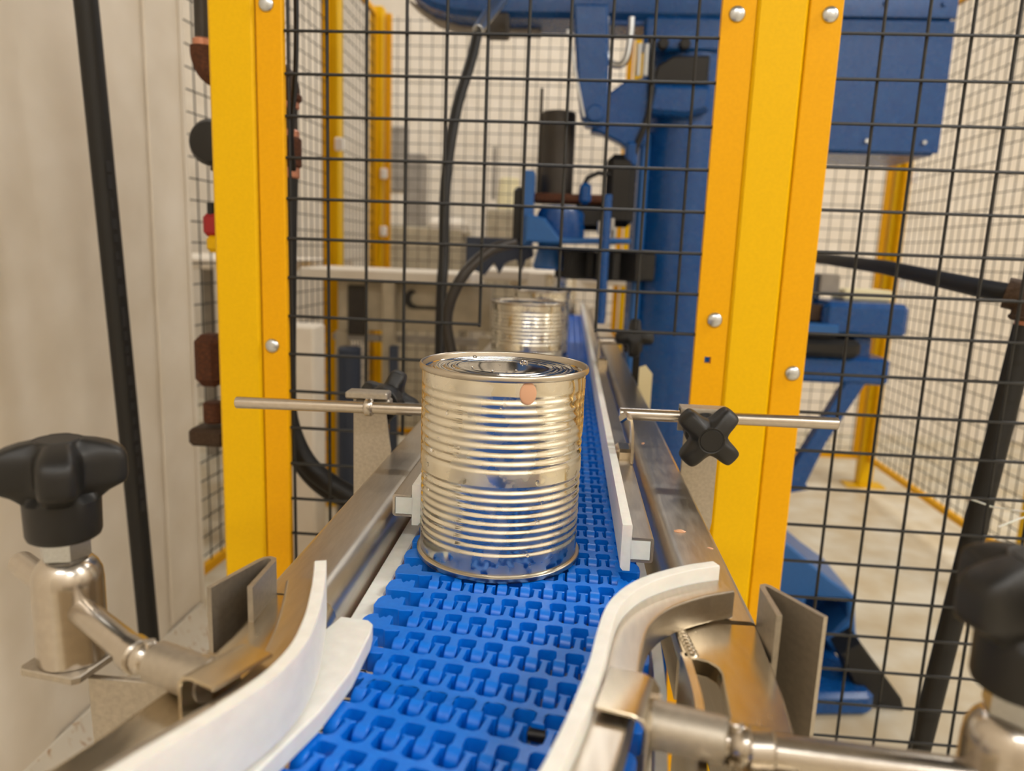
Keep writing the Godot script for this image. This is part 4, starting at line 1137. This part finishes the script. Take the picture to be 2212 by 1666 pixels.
# ---------------------------------------------------------------- blurred things behind
func background() -> void:
	var o := thing("work_bench", "beige machine bench with a hooked slot, behind the left part of the mesh", "bench", V(-0.62, 0, -1.45))
	part("worktop", MB.new().box(V(-0.53, 0.905, -1.48), V(0.54, 0.034, 0.30), 0.004), M.wall, o)
	var b := MB.new()
	b.extrude(pv([-0.70, 0.72, -0.20, 0.74, -0.20, 0.885, -0.70, 0.885]), -1.42, -1.40, 0.003)
	part("side_panel", b, M.beige, o)
	var slot := PackedVector2Array()
	for i in 13: slot.append(Vector2(-0.455 + 0.026 * cos(PI / 2 + PI * i / 12.0), 0.833 + 0.030 * sin(PI / 2 + PI * i / 12.0)))
	slot.append_array(pv([-0.34, 0.803, -0.34, 0.812, -0.44, 0.812]))
	for i in 9: slot.append(Vector2(-0.443 + 0.018 * cos(-PI / 2 - PI * i / 8.0), 0.834 + 0.02 * sin(-PI / 2 - PI * i / 8.0)))
	b = MB.new()
	b.extrude(slot, -1.402, -1.392)  # black solid paints the dark inside of the slot
	part("slot_shade", b, M.black, o)
	part("frame_post", MB.new().box(V(-0.52, 0.66, -1.36), V(0.04, 0.46, 0.04), 0.004), M.beige, o)
	part("rail", MB.new().box(V(-0.47, 0.70, -1.42), V(0.50, 0.022, 0.03), 0.003), M.grey_paint, o)
	for x in [-0.69, -0.22]: part("leg", MB.new().box(V(x, 0.36, -1.42), V(0.04, 0.72, 0.04), 0.003), M.beige, o)
	part("dark_panel", MB.new().box(V(-0.635, 0.79, -1.40), V(0.06, 0.16, 0.02), 0.003), M.dark_grey, o)
	single("grey_drum", MB.new().rod(V(-0.625, 0.0, -1.28), V(-0.625, 0.685, -1.28), 0.036, -1, 24, 0.004), M.slate, "slate grey upright cylinder under the beige bench", "drum")
	single("support_post", MB.new().box(V(-0.495, 0.345, -1.32), V(0.026, 0.69, 0.026), 0.002), M.slate, "thin dark post under the beige bench", "post")
	single("pale_slab", MB.new().box(V(-0.705, 0.386, -1.08), V(0.105, 0.77, 0.10), 0.006), M.wall, "tall pale bin added for a cloudy pale patch behind the left part of the mesh", "slab")  # added form in place of a cloudy pale patch, no bin made out
	o = thing("floor_stand", "low yellow floor stand on the ground left of the conveyor", "stand", V(-0.55, 0, -0.95))
	b = MB.new()
	b.rod(V(-0.72, 0.02, -0.75), V(-0.36, 0.16, -1.2), 0.02, -1, 8)
	part("slanting_bar", b, M.yellow, o)
	part("foot", MB.new().box(V(-0.43, 0.01, -0.75), V(0.13, 0.02, 0.10), 0.003), M.yellow, o)
	# machines behind the rear fence
	o = thing("palletizer", "pale grey-green machine blurred behind the rear fence, left of the cylinder", "machine", V(-0.6, 0, -3.0))
	part("cabinet", MB.new().box(V(-0.75, 0.55, -3.05), V(0.46, 1.10, 0.4), 0.01), M.beige, o)
	part("mast", MB.new().box(V(-0.78, 1.22, -3.0), V(0.10, 0.50, 0.08), 0.01), M.grey_paint, o)
	part("hood", MB.new().box(V(-0.60, 1.10, -2.95), V(0.20, 0.10, 0.2), 0.03), M.wall, o)
	o = thing("filler", "pale yellowish machine blurred behind the rear fence, beside the dark cylinder", "machine", V(-0.25, 0, -3.0))
	part("cabinet", MB.new().box(V(-0.28, 0.60, -3.0), V(0.22, 1.20, 0.3), 0.01), M.beige, o)
	part("drum", MB.new().rod(V(-0.29, 1.20, -2.95), V(-0.29, 1.36, -2.95), 0.06, 0.05, 18, 0.005), M.cream, o)
	part("mast", MB.new().box(V(-0.37, 1.38, -2.95), V(0.02, 0.26, 0.02), 0.002), M.grey_paint, o)
	o = thing("store_cabinet", "grey blurred cabinet beyond the left side fence", "cabinet", V(-2.38, 0, -2.2))
	part("case", MB.new().box(V(-2.38, 0.48, -2.3), V(0.9, 0.96, 0.5), 0.01), M.grey_paint, o)
	part("worktop", MB.new().box(V(-2.38, 0.98, -2.3), V(0.95, 0.04, 0.55), 0.004), M.wall, o)
	o = thing("side_table", "white-topped table beyond the left side fence", "table", V(-1.25, 0, -1.9))
	part("table_top", MB.new().box(V(-1.28, 0.915, -1.9), V(0.70, 0.035, 0.9), 0.004), M.wall, o)
	for x in [-1.58, -0.98]:
		for z in [-2.3, -1.5]: part("leg", MB.new().box(V(x, 0.449, z), V(0.04, 0.898, 0.04), 0.003), M.grey_paint, o)
	single("wall_hook", MB.new().rod(V(-1.35, 0.934, -2.1), V(-1.35, 1.06, -2.1), 0.028, 0.012, 12), M.black, "small dark hook-like tool standing on the table beyond the left fence", "tool")
	single("notice", MB.new().box(V(-1.02, 1.50, -3.49), V(0.16, 0.36, 0.012), 0.001), M.grey_paint, "grey blurred panel on the back wall between two yellow posts", "panel")


func _ready() -> void:
	# camera
	var cam := Camera3D.new()
	cam.name = "camera"
	add_child(cam)
	cam.position = Vector3(0.04561515, 1.0, 0.960476)
	cam.rotation_order = EULER_ORDER_YXZ
	cam.rotation = Vector3(-0.18054826, 0.07224236, 0.03817215)
	var att := CameraAttributesPhysical.new()
	att.frustum_focal_length = 33.723
	att.frustum_focus_distance = 0.57
	att.exposure_aperture = 7.3
	att.frustum_near = 0.01
	att.frustum_far = 60.0
	cam.attributes = att
	cam.fov = 54.868
	cam.current = true
	# environment
	var env := Environment.new()
	env.background_mode = Environment.BG_COLOR
	env.background_color = Color(0.02, 0.02, 0.02)
	env.tonemap_mode = Environment.TONE_MAPPER_LINEAR
	env.tonemap_exposure = 0.72
	env.sdfgi_enabled = true; env.ssao_enabled = true; env.ssil_enabled = true
	var we := WorldEnvironment.new()
	we.name = "environment"
	we.environment = env
	add_child(we)
	materials()
	lamps()
	knob_mesh = make_knob_mesh()
	bolt_mesh = make_bolt_mesh()
	room()
	fence()
	conveyor()
	belt()
	clamps()
	seamer()
	pipes()
	background()
	cans()
	crumbs()
